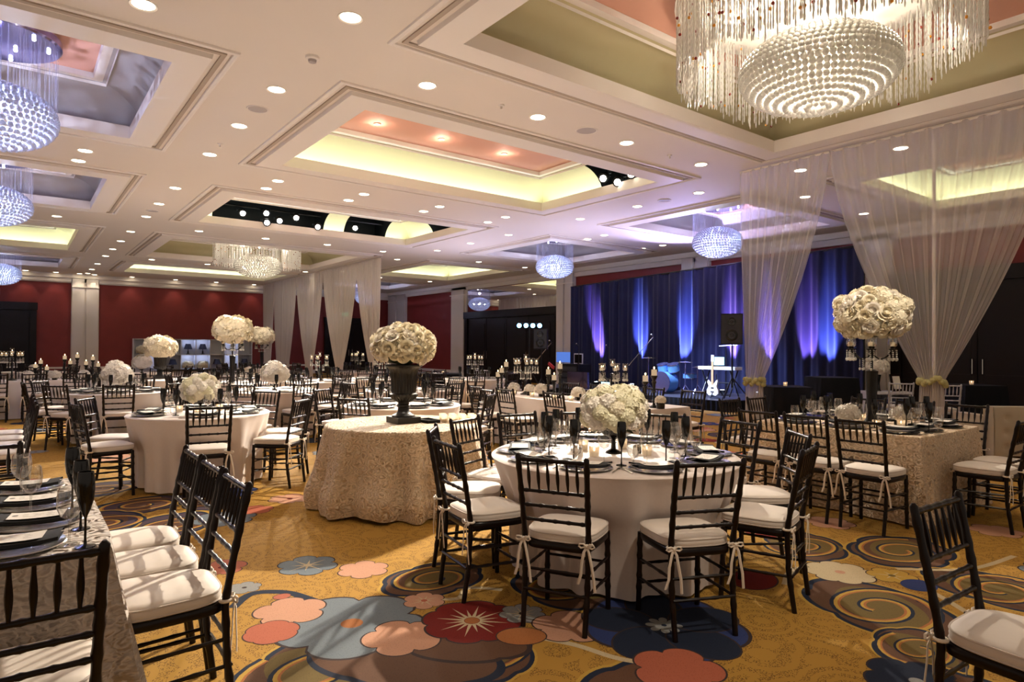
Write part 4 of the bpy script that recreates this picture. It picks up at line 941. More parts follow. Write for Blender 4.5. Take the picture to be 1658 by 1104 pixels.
def candelabra(label, loc, h=.62, arms=5, R=.15, lights=True, flowers=False, k=1.0, group=None, full=True):
    """black candelabra with crystal drops and hurricane cups"""
    t = thing('candelabra', label, 'candelabra', loc, .35, group); t.scale = (k, k, k)
    m = MB('iron')
    if flowers: m.lathe([(.075, .02), (.05, .06), (.042, .10), (.055, h*.62), (.06, h*.66), (.03, h*.68)], n=18)
    m.lathe([(.085, 0), (.085, .012), (.05, .03), (.02, .05), (.016, .09), (.028, .105), (.016, .12), (.013, h*.4), (.022, h*.42), (.013, h*.45), (.013, h-.10), (.03, h-.09), (.03, h-.07), (.012, h-.06)], n=18); m.build('stem', t)
    cups = [(R*cos(2*PI*i/arms), R*sin(2*PI*i/arms), h-.06) for i in range(arms)]
    for i, (x, y, z) in enumerate(cups):
        m = MB('iron'); m.tube([(x*f, y*f, h-.10-.07*sin(f*PI)+.04*f) for f in (0, .15, .3, .45, .6, .75, .9, 1)], .007, 6); m.lathe([(.006, -.02), (.03, 0), (.034, .008), (.012, .01), (.016, .03), (.02, .035)], (x, y, z), 14); a = m.build('arm', t)
    if full or lights:
        dr = MB('xwarm')
        for x, y, z in cups:
            for q in range(4): crystal_drop(dr, x+.03*cos(q*PI/2), y+.03*sin(q*PI/2), z-.01, 4)
        for q in range(8): crystal_drop(dr, R*.5*cos(q*PI/4), R*.5*sin(q*PI/4), h-.15, 5, .006)
        tag(dr.build('crystal_drops', t, 80), kind='stuff')
    top = cups+([(0, 0, h)] if not flowers else [])
    for i, (x, y, z) in enumerate(top):
        g = MB('glass'); g.lathe([(.022, .03), (.034, .045), (.038, .075), (.032, .105), (.040, .13)], (x, y, z), 16, False); gg = g.build('hurricane_cup', t)
        c = MB('glowwax' if lights else 'wax'); c.lathe([(.02, .034), (.02, .075), (.0001, .078)], (x, y, z), 12); c.use('flame' if lights else 'wax'); c.ball((x, y, z+.088), .006, 6, 5, (1, 1, 2)); c.build('candle', t)
    return t
def pillar_stick(label, loc, h, k=1.0, group=None):
    t = thing('candlestick', label, 'candlestick', loc, 0, group or 'black candlesticks with pillar candles')
    m = MB('iron'); m.lathe([(.055, 0), (.055, .015), (.02, .035), (.016, .06), (.03, .08), (.018, .10), (.015, h*.45), (.03, h*.5), (.016, h*.55), (.02, h*.75), (.032, h*.8), (.018, h*.85), (.04, h-.02), (.045, h), (.0001, h)], n=16, cap=False); m.build('stand', t)
    c = MB('glowwax'); c.lathe([(.034, h), (.034, h+.07), (.028, h+.075), (.0001, h+.072)], n=14); c.build('candle', t)
    f = MB('flame'); f.ball((0, 0, h+.095), .008, 6, 6, (1, 1, 2)); f.build('flame', t)

# ------------------------------------------------------------------ laying the hall
def round_table(tp, cx, cy, r, mat, nset, sets=1, chairs=None, full=False, folds=22, amp=.028, seed=0, phase=0., clothlabel=None, cr=None, **kw):
    angs = chairs if chairs is not None else [phase+360*i/nset for i in range(nset)]
    pts = [(cx+(cr or r+.12)*cos(math.radians(a)), cy+(cr or r+.12)*sin(math.radians(a))) for a in angs]
    o = cloth_round(mat, r, folds, amp, seed=seed, dents=[math.radians(a) for a in angs], **kw).build('tablecloth', None, 60); o.location = (cx, cy, 0); tag(o, clothlabel or ('full length ivory cloth over the '+tp), 'tablecloth')
    sw = side_words(pts, (cx, cy))
    for (x, y), s, a in zip(pts, sw, angs):
        chair(x, y, -cos(math.radians(a)), -sin(math.radians(a)), 'dark cushioned chair, %s of %s' % (s, tp), full, 'chairs at the '+tp, tp == 'front round table', (cx, cy))
    if sets >= 0:
        pts2 = [(cx+(r-.20)*cos(math.radians(a)), cy+(r-.20)*sin(math.radians(a))) for a in angs]; sw2 = side_words(pts2, (cx, cy))
        for (x, y), s, a in zip(pts2, sw2, angs): setting(tp, s, x, y, math.radians(a)+PI, .76, sets)
def rect_table(tp, x0, x1, y0, y1, mat, sides, sets=1, full=False, seed=0, clothlabel=None, gap=.02, charger=CHARGER, plate=False, **kw):
    """sides: list of (side, positions along it)"""
    cx, cy, hx, hy = (x0+x1)/2, (y0+y1)/2, (x1-x0)/2, (y1-y0)/2
    o = cloth_rect(mat, hx, hy, seed=seed, **kw).build('tablecloth', None, 60); o.location = (cx, cy, 0); tag(o, clothlabel or ('full length cloth over the '+tp), 'tablecloth')
    ch, st = [], []
    for sd_, pos in sides:
        for p in pos:
            if sd_ == 'x0': ch.append((x0-gap-.22, p, 1, 0)); st.append((x0+.20, p, 0.))
            if sd_ == 'x1': ch.append((x1+gap+.22, p, -1, 0)); st.append((x1-.20, p, PI))
            if sd_ == 'y0': ch.append((p, y0-gap-.22, 0, 1)); st.append((p, y0+.20, PI/2))
            if sd_ == 'y1': ch.append((p, y1+gap+.22, 0, -1)); st.append((p, y1-.20, -PI/2))
    for (x, y, fx, fy), s in zip(ch, side_words([c[:2] for c in ch], (cx, cy))): chair(x, y, fx, fy, 'dark cushioned chair, %s of %s' % (s, tp), full, 'chairs at the '+tp, tp in ('left front lace table', 'right square lace table', 'left edge table'), (cx, cy))
    if sets >= 0:
        for (x, y, a), s in zip(st, side_words([c[:2] for c in st], (cx, cy))): setting(tp, s, x, y, a, .76, sets, charger, plate=plate)
T = .76
# front round table
A, B = 3.35, 3.17
round_table('front round table', A, B, .86, 'cloth', 10, 2, [209, 246, 286, 320, 352, 24, 56, 84, 111, 141, 172], True, folds=17, amp=.028, flare=-.065, seed=3, cr=1.015, clothlabel='pinkish ivory cloth over the front round table')
bv = thing('compote_vase', 'black footed bowl vase in the middle of the front round table', 'vase', (A, B, T))
m = MB('black'); m.lathe([(.06, 0), (.055, .01), (.018, .03), (.014, .09), (.03, .11), (.09, .14), (.105, .17), (.095, .17), (.0001, .15)], n=24, cap=False); m.build('bowl', bv)
m = MB('leaf')
for q in range(9): a_ = q*.7; m.poly([(.05*cos(a_), .05*sin(a_), .17), (.12*cos(a_-.3), .12*sin(a_-.3), .17), (.17*cos(a_), .17*sin(a_), .145), (.12*cos(a_+.3), .12*sin(a_+.3), .175)])
m.build('leaves', bv)
bouquet('big dome of cream hydrangea in the middle of the front round table', (A, B, 1.06), .185, (1.1, 1.1, .80), HEADS, 44, .95, 'hydrangea_head', 3, -.75)
for k, (dx, dy) in enumerate(((-.22, -.03), (.12, -.20), (.2, .1), (-.08, .22))): votive('lit glass votive on front round table, %s' % ('left of the vase', 'right before the vase', 'behind the vase at right', 'behind the vase at left')[k], A+dx, B+dy, T)
def shaker(label, x, y, mat):
    t = thing('shaker', label, 'shaker', (x, y, T)); m = MB(mat); m.lathe([(.016, 0), (.018, .01), (.014, .05), (.0001, .05)], n=8); m.build('body', t, 20); m = MB('silver'); m.lathe([(.0145, .05), (.013, .066), (.0001, .07)], n=12, cap=False); m.build('cap', t)
shaker('dark pepper shaker left of the vase on the front round table', A-.27, B+.10, 'piping'); shaker('pale salt shaker left of the vase on the front round table', A-.30, B+.02, 'china'); shaker('pale salt shaker right of the vase on the front round table', A+.08, B-.13, 'china'); shaker('dark pepper shaker right of the vase on the front round table', A+.13, B-.12, 'black_matte')
# cake style display table with urn
A, B = 3.0, 5.62
o = cloth_round('lace', .74, 13, .056, flare=.11, seed=8, swag=.04).build('tablecloth', None, 60); o.location = (A, B, 0); tag(o, 'beige rosette cloth puddling round the urn table', 'tablecloth')
urn('tall black fluted urn of cream roses on the beige rosette table', (A, B, T), .98)
bouquet('wide dome of cream roses in the tall black urn', (A, B, 1.50), .265, (1.12, 1.12, .78), ROSES, 100, 1.0, 'rose', 5, -.62)
tr_ = thing('tray', 'low black tray beside the urn foot on the rosette table', 'tray', (A+.22, B-.10, T)); m = MB('black_matte'); m.box(-.07, .07, -.11, .11, 0, .012); m.build('base', tr_)
m = MB('black_matte'); ring(m, -.07, .07, -.11, .11, [(0, .0), (0, .03), (-.012, .03), (-.012, .012)]); m.build('rim', tr_)
for k in range(12): votive('small glass votive cup right of the urn foot, %s from left in %s row' % (ORD[k % 4], ('back', 'middle', 'front')[k//4]), A+.42+.078*(k % 4)-.04*(k//4), B-.16-.055*(k % 4)-.085*(k//4)+.12, T, 'votive cups by the urn', False)
# square lace table at the right
rect_table('right square lace table', 6.06, 7.5, 2.2, 3.78, 'lace', [('x0', (2.46, 2.92, 3.38)), ('y0', (6.62, 7.1)), ('x1', (2.5, 3.0, 3.5)), ('y1', (6.5, 7.05))], 2, True, 5, 'beige rosette cloth over the right square table', charger=CHARGERB, plate=True, gap=.075, flare=.025, amp=.016)
candelabra('tall black candelabra with crystal drops under the right bouquet', (6.75, 2.90, T), .80, 6, .21, False, True)
bouquet('big dome of cream roses above the crystal candelabra at right', (6.75, 2.90, 1.84), .29, (1.1, 1.1, .88), ROSES+[HEADS[0]], 96, 1.2, 'rose', 9, -.72)
low_flowers('low cream flowers left of the right candelabra', 6.58, 3.05, T, None, 1.35); low_flowers('low cream flowers in a pot right of the right candelabra', 6.90, 2.70, T, None, 1.1)
for k, (x, y) in enumerate(((6.5, 2.75), (6.72, 2.62), (7.0, 3.1))): votive('lit votive on right square table, %s' % ('left of the candelabra', 'before the candelabra', 'behind the candelabra')[k], x, y, T)
# lace table in the left foreground
rect_table('left front lace table', -1.15, .31, 2.76, 4.36, 'lace2', [('x1', (2.96, 3.39, 3.82))], -1, True, 6, 'grey beige rosette cloth over the left front table', gap=-.03, flare=.10, amp=.03)
chair(.02, 2.46, 0, 1, 'dark chair facing away in the lower left corner', True, 'chairs at the left front lace table', True)
def place(pos, lab, rz, menu_rz):
    x, y = pos; lay('charger_plate', CHARGER, 'silver glass charger, %s on left front table' % lab, 'plate', (x, y, T)); lay('napkin', NAPKIN, 'folded black napkin, %s on left front table' % lab, 'napkin', (x, y, T+.018), menu_rz)
    lay('menu_card', MENU, 'white menu card, %s on left front table' % lab, 'menu', (x, y, T+.018), menu_rz)
for k, (x, y) in enumerate(((.0, 2.94), (.08, 3.28), (.07, 3.66), (.05, 4.08))): place((x, y), '%s from camera' % ORD[k], 0, -.18)
for k, (x, y) in enumerate(((.21, 2.82), (.215, 3.10), (.21, 3.50))): lay('champagne_flute', FLUTE, 'black flute, %s from camera on left front table' % ORD[k], 'glass', (x, y, T))
for k, (x, y) in enumerate(((.165, 2.88), (.06, 3.47), (.03, 3.87))): lay('wine_glass', WINE, 'clear wine glass, %s from camera on left front table' % ORD[k], 'glass', (x, y, T))
for k, (x, y) in enumerate(((-.27, 2.95), (-.25, 3.3), (-.27, 3.66), (-.3, 4.05))): lay('fork', FORK, 'silver fork left of the %s menu on left front table' % ORD[k], 'cutlery', (x, y, T), -PI/2)
for k, (x, y) in enumerate(((-.62, 3.25), (-.64, 3.7))): place((x, y), 'inner row, %s from camera' % ORD[k], 0, .1)
# left middle round table
A, B = 1.62, 7.72
round_table('left middle round table', A, B, .72, 'cloth', 9, 1, [150, 191, 262, 315, 356, 38, 80], True, folds=16, amp=.016, seed=4, cr=.91, flare=-.05, clothlabel='ivory cloth over the left middle round table')
bv = thing('compote_vase', 'black footed vase on the left middle round table', 'vase', (A, B, T)); m = MB('black'); m.lathe([(.05, 0), (.045, .01), (.014, .03), (.012, .08), (.07, .12), (.085, .15), (.0001, .14)], n=20, cap=False); m.build('bowl', bv)
bouquet('white hydrangea dome on the left middle round table', (A, B, 1.02), .155, (1.1, 1.1, .85), HEADS, 34, .85, 'hydrangea_head', 6, -.7)
for k, q in enumerate((.4, 2.4, 4.4)): votive('lit votive on left middle round table, %s' % ('at the back right', 'at the left', 'at the front')[k], A+.24*cos(q), B+.24*sin(q), T)
# round table behind big urn
round_table('round table behind big urn', 3.95, 7.42, .74, 'cloth', 8, 1, [215, 260, 305, 350, 35, 80, 125, 170], False, seed=5, amp=.016, cr=.93, flare=-.05)
low_flowers('low white flowers on the round table behind big urn', 3.95, 7.42, T, None, 1.2)
# long tables before the stage
rect_table('right long stage table', 6.02, 6.85, 5.12, 6.75, 'cloth', [('x0', (5.55, 6.25)), ('x1', (5.5, 6.2))], -1, False, 7, 'ivory cloth over the right long stage table', flare=.0, amp=.010, gap=.05)
rect_table('left long stage table', 5.92, 6.75, 6.93, 8.55, 'cloth', [('x0', (7.15, 7.85)), ('x1', (7.2, 7.85))], -1, False, 8, 'ivory cloth over the left long stage table', flare=.0, amp=.010, gap=.05)
candelabra('five arm black candelabra with lit cups on the left long table', (6.36, 7.90, T), .50, 5, .17)
candelabra('five arm black candelabra with lit cups on the right long table', (6.42, 6.10, T), .46, 5, .17)
for k, (y, h) in enumerate(((8.42, .26), (8.32, .33), (8.2, .43))): pillar_stick('black candlestick with lit pillar candle at left end of left long table, %s' % ('shortest', 'middle height', 'tallest')[k], (6.2, y, T), h)
for k, (y, h) in enumerate(((7.29, .34), (7.16, .26), (7.03, .43))): pillar_stick('black candlestick between the two candelabra before the stage, %s' % ('left', 'middle', 'right')[k], (6.3, y, T), h)
for k, (x, y, h) in enumerate(((6.3, 5.42, .32), (6.3, 5.28, .40))): pillar_stick('black candlestick at the right end of the right long table, %s' % ('shorter', 'taller')[k], (x, y, T), h)
for k, y in enumerate((8.10, 7.70, 7.42, 6.62, 6.36, 5.85, 5.16)): low_flowers('low cream flowers on the long tables before the stage, %s from left' % ORD[k], 6.28, y, T, None, (1.1, 1.0, 1.3, 1.2, .9, 1.1, .8)[k])
for k, y in enumerate((8.3, 7.9, 7.45, 6.95, 6.6, 6.2, 5.6)): votive('lit votive at the front edge of the long stage tables, %s from left' % ORD[k], 6.12, y, T)
# tables further back: name, x, y, radius, decor
def back_table(tp, x, y, r, nset=8, sets=0, mat='white_cloth', phase=10, decor='low', bl=None, **kw):
    round_table(tp, x, y, r, mat, nset, sets, None, False, folds=14, seed=int(x*7+y), phase=phase, amp=.014, cr=r+.18, flare=-.05, **kw)
    if decor == 'low': low_flowers('low white flowers on the '+tp, x, y, T, None, 1.3)
    if decor == 'dome':
        v = thing('compote_vase', 'dark footed vase on the '+tp, 'vase', (x, y, T)); m = MB('black'); m.lathe([(.05, 0), (.045, .01), (.014, .03), (.012, .08), (.07, .12), (.085, .15), (.0001, .14)], n=16, cap=False); m.build('bowl', v)
        far_bouquet(bl or 'white flower dome on the '+tp, (x, y, 1.03), .2)
    if decor == 'urn': urn('black urn on the '+tp, (x, y, T), .95); far_bouquet(bl or 'cream rose dome in the urn of the '+tp, (x, y, 1.44), .29, 1)
    if decor == 'tall': candelabra('tall black candelabra on the '+tp, (x, y, T), .80, 6, .2, False, True); far_bouquet(bl or 'cream rose dome above the candelabra of the '+tp, (x, y, 1.80), .33, 1)
    if decor == 'candles': candelabra('five arm lit candelabra on the '+tp, (x, y, T), .48, 5, .17); 
back_table('left aisle round table', 1.28, 11.9, .74, 9, 1, 'white_cloth', 25, 'dome')
back_table('smaller urn round table', 2.50, 15.8, .74, 6, -1, 'white_cloth', 0, 'urn')
back_table('tall candelabra round table', 3.46, 13.7, .74, 8, 0, 'cloth', 20, 'tall')
back_table('low white dome round table', 3.42, 10.9, .74, 8, 0, 'cloth', 5, 'dome')
back_table('bright round table before far drapes', 5.15, 13.4, .74, 8, 0, 'white_cloth', 0, 'candles')
back_table('bright round table near far drapes', 6.85, 13.9, .74, 8, 0, 'white_cloth', 20, 'candles')
back_table('distant candelabra round table', 6.3, 21.4, .74, 8, -1, 'white_cloth', 10, 'tall')
back_table('distant small dome table', 2.62, 19.2, .74, 8, -1, 'white_cloth', 10, 'dome')
back_table('round table before the bar', 4.75, 17.2, .74, 8, 0, 'white_cloth', 15, 'low')
back_table('round table by nearest far drape', 7.9, 17.6, .74, 8, 0, 'cloth', 30, 'candles')
back_table('round table behind stage tables', 5.35, 9.9, .74, 8, 0, 'cloth', 12, 'low')
back_table('round table by mirror doors', 8.6, 12.6, .74, 8, 0, 'white_cloth', 12, 'candles')
back_table('far left round table', .4, 21.5, .74, 8, -1, 'white_cloth', 0, 'low'); 
# long table at far left with candelabra and candlesticks
rect_table('far left long table', -1.9, 1.55, 16.1, 17.0, 'white_cloth', [('y0', (-1.5, -.9, -.3, .3, .95)), ('y1', (-1.2, -.5, .2, .9)), ('x1', (16.5,))], -1, False, 9, 'white cloth over the far left long table', flare=.0, amp=.010, gap=.05)
candelabra('black candelabra with white cups at the left end of the far left table', (-.05, 16.5, T), .52, 5, .17)
for k, (x, h) in enumerate(((.33, .25), (.42, .33), (.52, .2), (.83, .42), (.92, .32), (1.05, .45), (1.2, .3), (1.33, .4), (1.42, .26))): pillar_stick('black candlestick on the far left long table, %s from left' % ORD[k], (x, 16.45+.12*(k % 2), T), h)
for k, x in enumerate((-.4, .2, .65, 1.15)): low_flowers('low cream flowers on the far left long table, %s from left' % ORD[k], x, 16.3, T, None, 1.3)
# table at the left edge
rect_table('left edge table', -1.75, -.40, 5.5, 9.75, 'white_cloth', [('x1', (7.55, 8.1, 8.65, 9.2))], -1, True, 10, 'white cloth over the left edge table', gap=.08, flare=.01, amp=.012)
chair(-.16, 4.99, 0, 1, 'dark chair facing away behind the far end of the left front table', True, force=True)
chair(2.80, .70, -.05, -1, 'large dark chair cut by the right edge of the picture', True, force=True)

# ------------------------------------------------------------------ stage and band
SZ = .26
t = thing('stage_platform', 'low black stage platform before the navy curtain', 'stage', (14.4, 12.4, 0)); m = MB('stage'); m.box(-1.1, 1.5, -3.5, 4.0, 0, SZ); m.build('deck', t)
m = MB('black_cloth'); 
m.grid([[(-1.12-.015*sin(i*1.7), -3.5+7.5*i/200, z) for i in range(201)] for z in (0.005, SZ-.01)]); m.grid([[(-1.1+2.6*i/80, -3.52-.015*sin(i*1.7), z) for i in range(81)] for z in (0.005, SZ-.01)]); m.build('skirt', t)
def at(name, label, cat, x, y, z=SZ, rz=0): return thing(name, label, cat, (x, y, z), rz)
# facing of the band: towards -x
def mic_stand(label, x, y, h, boom=None):
    t = at('microphone_stand', label, 'microphone stand', x, y)
    m = MB('iron'); m.lathe([(.13, 0), (.13, .012), (.02, .03)], n=18); m.tube([(0, 0, .02), (0, 0, h)], .012, 8); m.build('stand', t)
    a = (-.02, 0, h)
    if boom:
        m = MB('silver'); m.tube([(-boom[0]*.0, -boom[1]*.6, h-boom[2]*.6), (0, boom[1], h+boom[2])], .011, 8); m.build('boom', t); a = (0, boom[1], h+boom[2])
    m = MB('black_matte'); m.tube([a, (a[0]-.10, a[1]-.03, a[2]+.05)], [.012, .018], 8); m.build('microphone', t)
    m = MB('silver'); m.ball((a[0]-.12, a[1]-.036, a[2]+.06), .026, 10, 8); m.build('grille', t)
mic_stand('microphone stand nearest the white pilaster', 14.2, 14.95, 1.30); mic_stand('microphone stand behind the middle of the band area', 14.3, 13.75, 1.26)
mic_stand('tall boom microphone stand left of the drum kit', 13.8, 12.15, 1.05, (0, -.55, .5)); mic_stand('microphone stand behind the keyboard', 14.95, 10.1, 1.32, (0, -.35, .02)); mic_stand('slanted boom microphone before the dark mirror doors', 13.7, 16.6-.4, 1.0, (0, -.5, .4)); mic_stand('short microphone stand left of the candelabra on the stage', 13.8, 13.55, .70)
# drum kit
t = at('drum_kit', 'blue drum kit lit by stage light in the middle of the stage', 'drums', 14.35, 11.5, SZ+.01, PI)
def drum(nm, c, r, h, axis, par=t):
    m = MB('drumb'); m.lathe([(r, -h/2), (r, h/2)], n=28, cap=False); m.use('chrome').lathe([(r+.008, -h/2), (r+.008, -h/2+.02)], n=28); m.lathe([(r+.008, h/2-.02), (r+.008, h/2)], n=28)
    m.use('drumw').lathe([(.0001, h/2-.005), (r, h/2-.005)], n=28, cap=False); m.lathe([(r, -h/2+.005), (.0001, -h/2+.005)], n=28, cap=False)
    o = m.build(nm, par); o.location = c; o.rotation_mode = 'QUATERNION'; o.rotation_quaternion = Vector(axis).to_track_quat('Z', 'Y'); return o
drum('bass_drum', (.15, 0, .30), .29, .40, (1, 0, 0)); drum('tom', (.05, -.17, .70), .15, .20, (.3, 0, 1)); drum('tom', (.05, .19, .70), .16, .22, (.3, 0, 1)); drum('floor_tom', (-.35, -.55, .36), .21, .40, (0, 0, 1)); drum('snare_drum', (-.25, .50, .48), .18, .15, (0, 0, 1))
for c, rr_ in (((.1, .62, .86), .20), ((.1, -.65, .95), .22), ((-.3, .72, .72), .16)):
    m = MB('brass'); m.lathe([(.0001, .02), (.03, .018), (rr_, 0), (rr_, -.003), (.03, .012), (.0001, .012)], c, 24, False); m.build('cymbal', t)
    m = MB('chrome'); m.tube([(c[0], c[1], 0), (c[0], c[1], c[2]+.04)], .012, 8)
    for q in range(3): m.tube([(c[0], c[1], .25), (c[0]+.18*cos(q*2.1), c[1]+.18*sin(q*2.1), .005)], .010, 6)
    m.build('cymbal_stand', t)
# keyboard
t = at('keyboard', 'white electronic keyboard on a crossed stand, right of the drums', 'keyboard', 14.5, 9.98, SZ+.017)
m = MB('keyw'); m.box(-.16, .16, -.55, .55, .68, .76); m.build('body', t); m = MB('black'); 
for i in range(26): m.box(.0, .08, -.5+i*.04, -.486+i*.04, .76, .768)
m.build('black_keys', t); m = MB('iron')
for y in (-.42, .42):
    m.tube([(-.2, y, 0), (.18, y, .68)], .016, 8); m.tube([(.2, y, 0), (-.18, y, .68)], .016, 8)
m.tube([(0, -.42, .34), (0, .42, .34)], .014, 8); m.build('stand', t)
t = at('laptop', 'small lit laptop above the white keyboard', 'laptop', 14.5, 10.1, SZ+.79, PI); m = MB('silver'); m.box(-.12, .12, -.16, .16, 0, .02); m.build('base', t); m = MB('screen'); m.box(-.14, -.125, -.155, .155, .02, .23); m.build('screen', t)
# guitar on stand
t = at('electric_guitar', 'white electric guitar on a stand beside the stage speaker', 'guitar', 13.9, 9.75, SZ, 0)
m = MB('guitar'); P = []
for y, z in ((0, .08), (.10, .06), (.165, .12), (.165, .20), (.125, .27), (.12, .32), (.15, .40), (.13, .45), (.09, .40), (.05, .37), (0, .36), (-.05, .37), (-.09, .43), (-.14, .47), (-.15, .41), (-.12, .32), (-.125, .27), (-.165, .20), (-.165, .12), (-.10, .06)): P.append((y, z))
k = len(m.v); m.v += [(-.045, y, z) for y, z in P]+[(0, y, z) for y, z in P]; n = len(P); m.face(range(k, k+n)); m.face(range(k+2*n-1, k+n-1, -1))
for i in range(n): m.face((k+i, k+n+i, k+n+(i+1) % n, k+(i+1) % n))
m.build('body', t, 30); m = MB('maple'); m.box(-.055, -.03, -.028, .028, .34, .92); m.build('neck', t); m = MB('guitar'); m.box(-.05, -.03, -.045, .04, .92, 1.08); m.build('headstock', t)
m = MB('iron'); m.box(-.052, -.046, -.05, .05, .14, .17); m.box(-.052, -.046, -.04, .04, .24, .27); m.build('pickups', t)
m = MB('iron'); m.tube([(-.05, 0, .05), (.1, 0, .03), (.12, 0, .6)], .012, 6); 
for q in (-.2, .2): m.tube([(.1, 0, .3), (.2, q, .005)], .012, 6)
m.tube([(.1, 0, .3), (-.15, 0, .005)], .012, 6); m.build('stand', t)
def loudspeaker(label, x, y, z0, h, w_, d_, rz, base):
    t = thing('loudspeaker', label, 'loudspeaker', (x, y, 0), rz); m = MB('black_matte'); q = w_/2
    P = [(-q*.8, d_), (-q, 0), (q, 0), (q*.8, d_)]
    for a_, b_ in ((z0, z0+h),): m.grid([[(u, v, a_) for u, v in P], [(u, v, b_) for u, v in P]], closeu=True); m.poly([(u, v, b_) for u, v in P]); m.poly([(u, v, a_) for u, v in P][::-1])
    m.build('cabinet', t, 25)
    m = MB('grilleblk'); m.box(-q*.92, q*.92, -.015, 0, z0+.03, z0+h-.03); m.build('grille', t)
    for zz, r in ((z0+h*.3, .14), (z0+h*.74, .10)):
        m = MB('black'); rows = [[(rad*cos(2*PI*j/24), -.016-dp, zz+rad*sin(2*PI*j/24)) for j in range(24)] for rad, dp in ((r, 0), (r*.9, .006), (r*.5, -.004), (.02, .002))]; m.grid(rows, closeu=True); m.build('driver', t)
    m = MB('iron'); m.tube([(0, d_*.5, base+.3), (0, d_*.5, z0)], .02, 10); m.build('pole', t)
    for k in range(3): m = MB('iron'); a_ = k*2.094; m.tube([(0, d_*.5, base+.55), (.42*cos(a_), d_*.5+.42*sin(a_), base+.01)], .014, 8); m.build('leg', t)
M['grilleblk'] = vary(principled('speaker_mesh', (.03, .032, .037), .6), 90, .4)
loudspeaker('black loudspeaker on a pole behind the left sheer drape edge', 13.55, 9.0, 1.60, .74, .50, .36, -1.05, SZ)
loudspeaker('black loudspeaker on a pole before the dark mirror doors', 12.55, 14.9, 1.45, .62, .42, .34, -.9, 0)
t = thing('light_bar', 'stand with four bright blue stage lamps before the dark doors', 'stage light', (12.0, 14.75, 0), -.70)
m = MB('iron'); m.tube([(0, 0, 0.6), (0, 0, 2.12)], .02, 8); m.tube([(-.35, 0, 2.2), (.35, 0, 2.2)], .018, 8); m.tube([(0, 0, 2.1), (0, 0, 2.2)], .016, 8); m.build('pole', t)
for k in range(3): m = MB('iron'); m.tube([(0, 0, .9), (.5*cos(k*2.094), .5*sin(k*2.094), .01)], .014, 8); m.build('leg', t)
for k in range(4):
    x = -.30+.2*k; m = MB('black_matte'); m.lathe([(.06, 0), (.075, .05), (.075, .18), (.0001, .18)], n=16); o = m.build('lamp_head', t); o.location = (x, -.02, 2.14); o.rotation_euler = (-PI/2, 0, 0)
    g = MB('ledblue'); g.ball((0, 0, 0), .066, 14, 8, (1, 1, .4)); g = g.build('lens', o); g.rotation_euler = (0, 0, 0)
# amp rack, laptop and cases
t = at('equipment_rack', 'black equipment rack beside the white pilaster', 'rack', 14.6, 15.55, SZ); m = MB('black_matte'); m.box(-.3, .3, -.45, .45, 0, .70); m.build('case', t); m = MB('silver')
for y in (-.45, .43):
    for z in (0, .68): m.box(-.31, -.29, y, y+.02, 0, .7); m.box(-.31, -.29, -.45, .45, z, z+.02)
m.build('edges', t); m = MB('grilleblk'); [m.box(-.312, -.3, -.38, .38, .08+.2*i, .22+.2*i) for i in range(3)]; m.build('rack_units', t)
t = at('monitor', 'small white framed monitor on the equipment rack', 'monitor', 14.5, 15.3, SZ+.70); m = MB('white_paint'); ring(m, -.17, .17, .04, .32, [(0, 0), (.03, 0), (.03, .03), (0, .03)]); 
o = m.build('frame', t); o.rotation_euler = (PI/2, 0, PI/2); m = MB('black'); m.box(-.005, .005, -.17, .17, .04, .32); o = m.build('screen', t); m = MB('iron'); m.box(-.05, .05, -.1, .1, 0, .02); m.box(-.01, .01, -.03, .03, .0, .05); m.build('foot', t)
t = at('red_case', 'small red object leaning left of the equipment rack', 'case', 14.0, 16.05, SZ+.0); m = MB('iron'); m.tube([(0, 0, 0), (0, 0, .6)], .015, 8); m.lathe([(.12, 0), (.12, .012), (.02, .02)], n=16); m.build('stand', t); m = MB('redcase'); m.box(-.02, .02, -.16, .16, -.05, .05, Matrix.Translation((0, 0, .64)) @ Matrix.Rotation(.5, 4, 'X')); m.build('case', t)
pn = MB('blueled'); pn.box(RX-.215, RX-.20, 18.56, 19.4, .92, 1.32); tag(pn.build('lit_panel'), 'flat blue lit panel low on the white pilaster left of the curtain', 'panel')
t = at('clear_music_stand', 'clear framed stand with violet edges left of the drums', 'stand', 13.6, 14.35, SZ); m = MB('chrome'); ring(m, -.02, .02, -.42, .42, [(0, 0), (.02, 0), (.02, .5), (0, .5)]); m.build('frame', t); m = MB('glass'); m.box(-.005, .005, -.4, .4, .02, .48); m.build('panel', t)
t = at('stage_monitor', 'small stage monitor with bright cyan screen at the stage front', 'monitor', 13.55, 13.0, SZ); m = MB('black_matte'); m.box(-.15, .15, -.22, .22, 0, .30); m.build('case', t); m = MB('screen'); m.box(-.155, -.15, -.17, .17, .05, .26); m.build('screen', t)
for k, (yy) in enumerate((15.5, 13.9, 12.2, 10.6, 9.5, 8.4)):
    u = thing('uplight', 'small uplight at the foot of the navy curtain, %s from left' % ORD[k], 'stage light', (15.52, yy, .26 if 8.9 < yy < 16.4 else 0)); m = MB('black_matte'); m.box(-.08, .08, -.10, .10, 0, .10); m.build('housing', u); m = MB('led'); m.lathe([(.0001, .102), (.06, .102)], n=14, cap=False); m.build('lens', u)

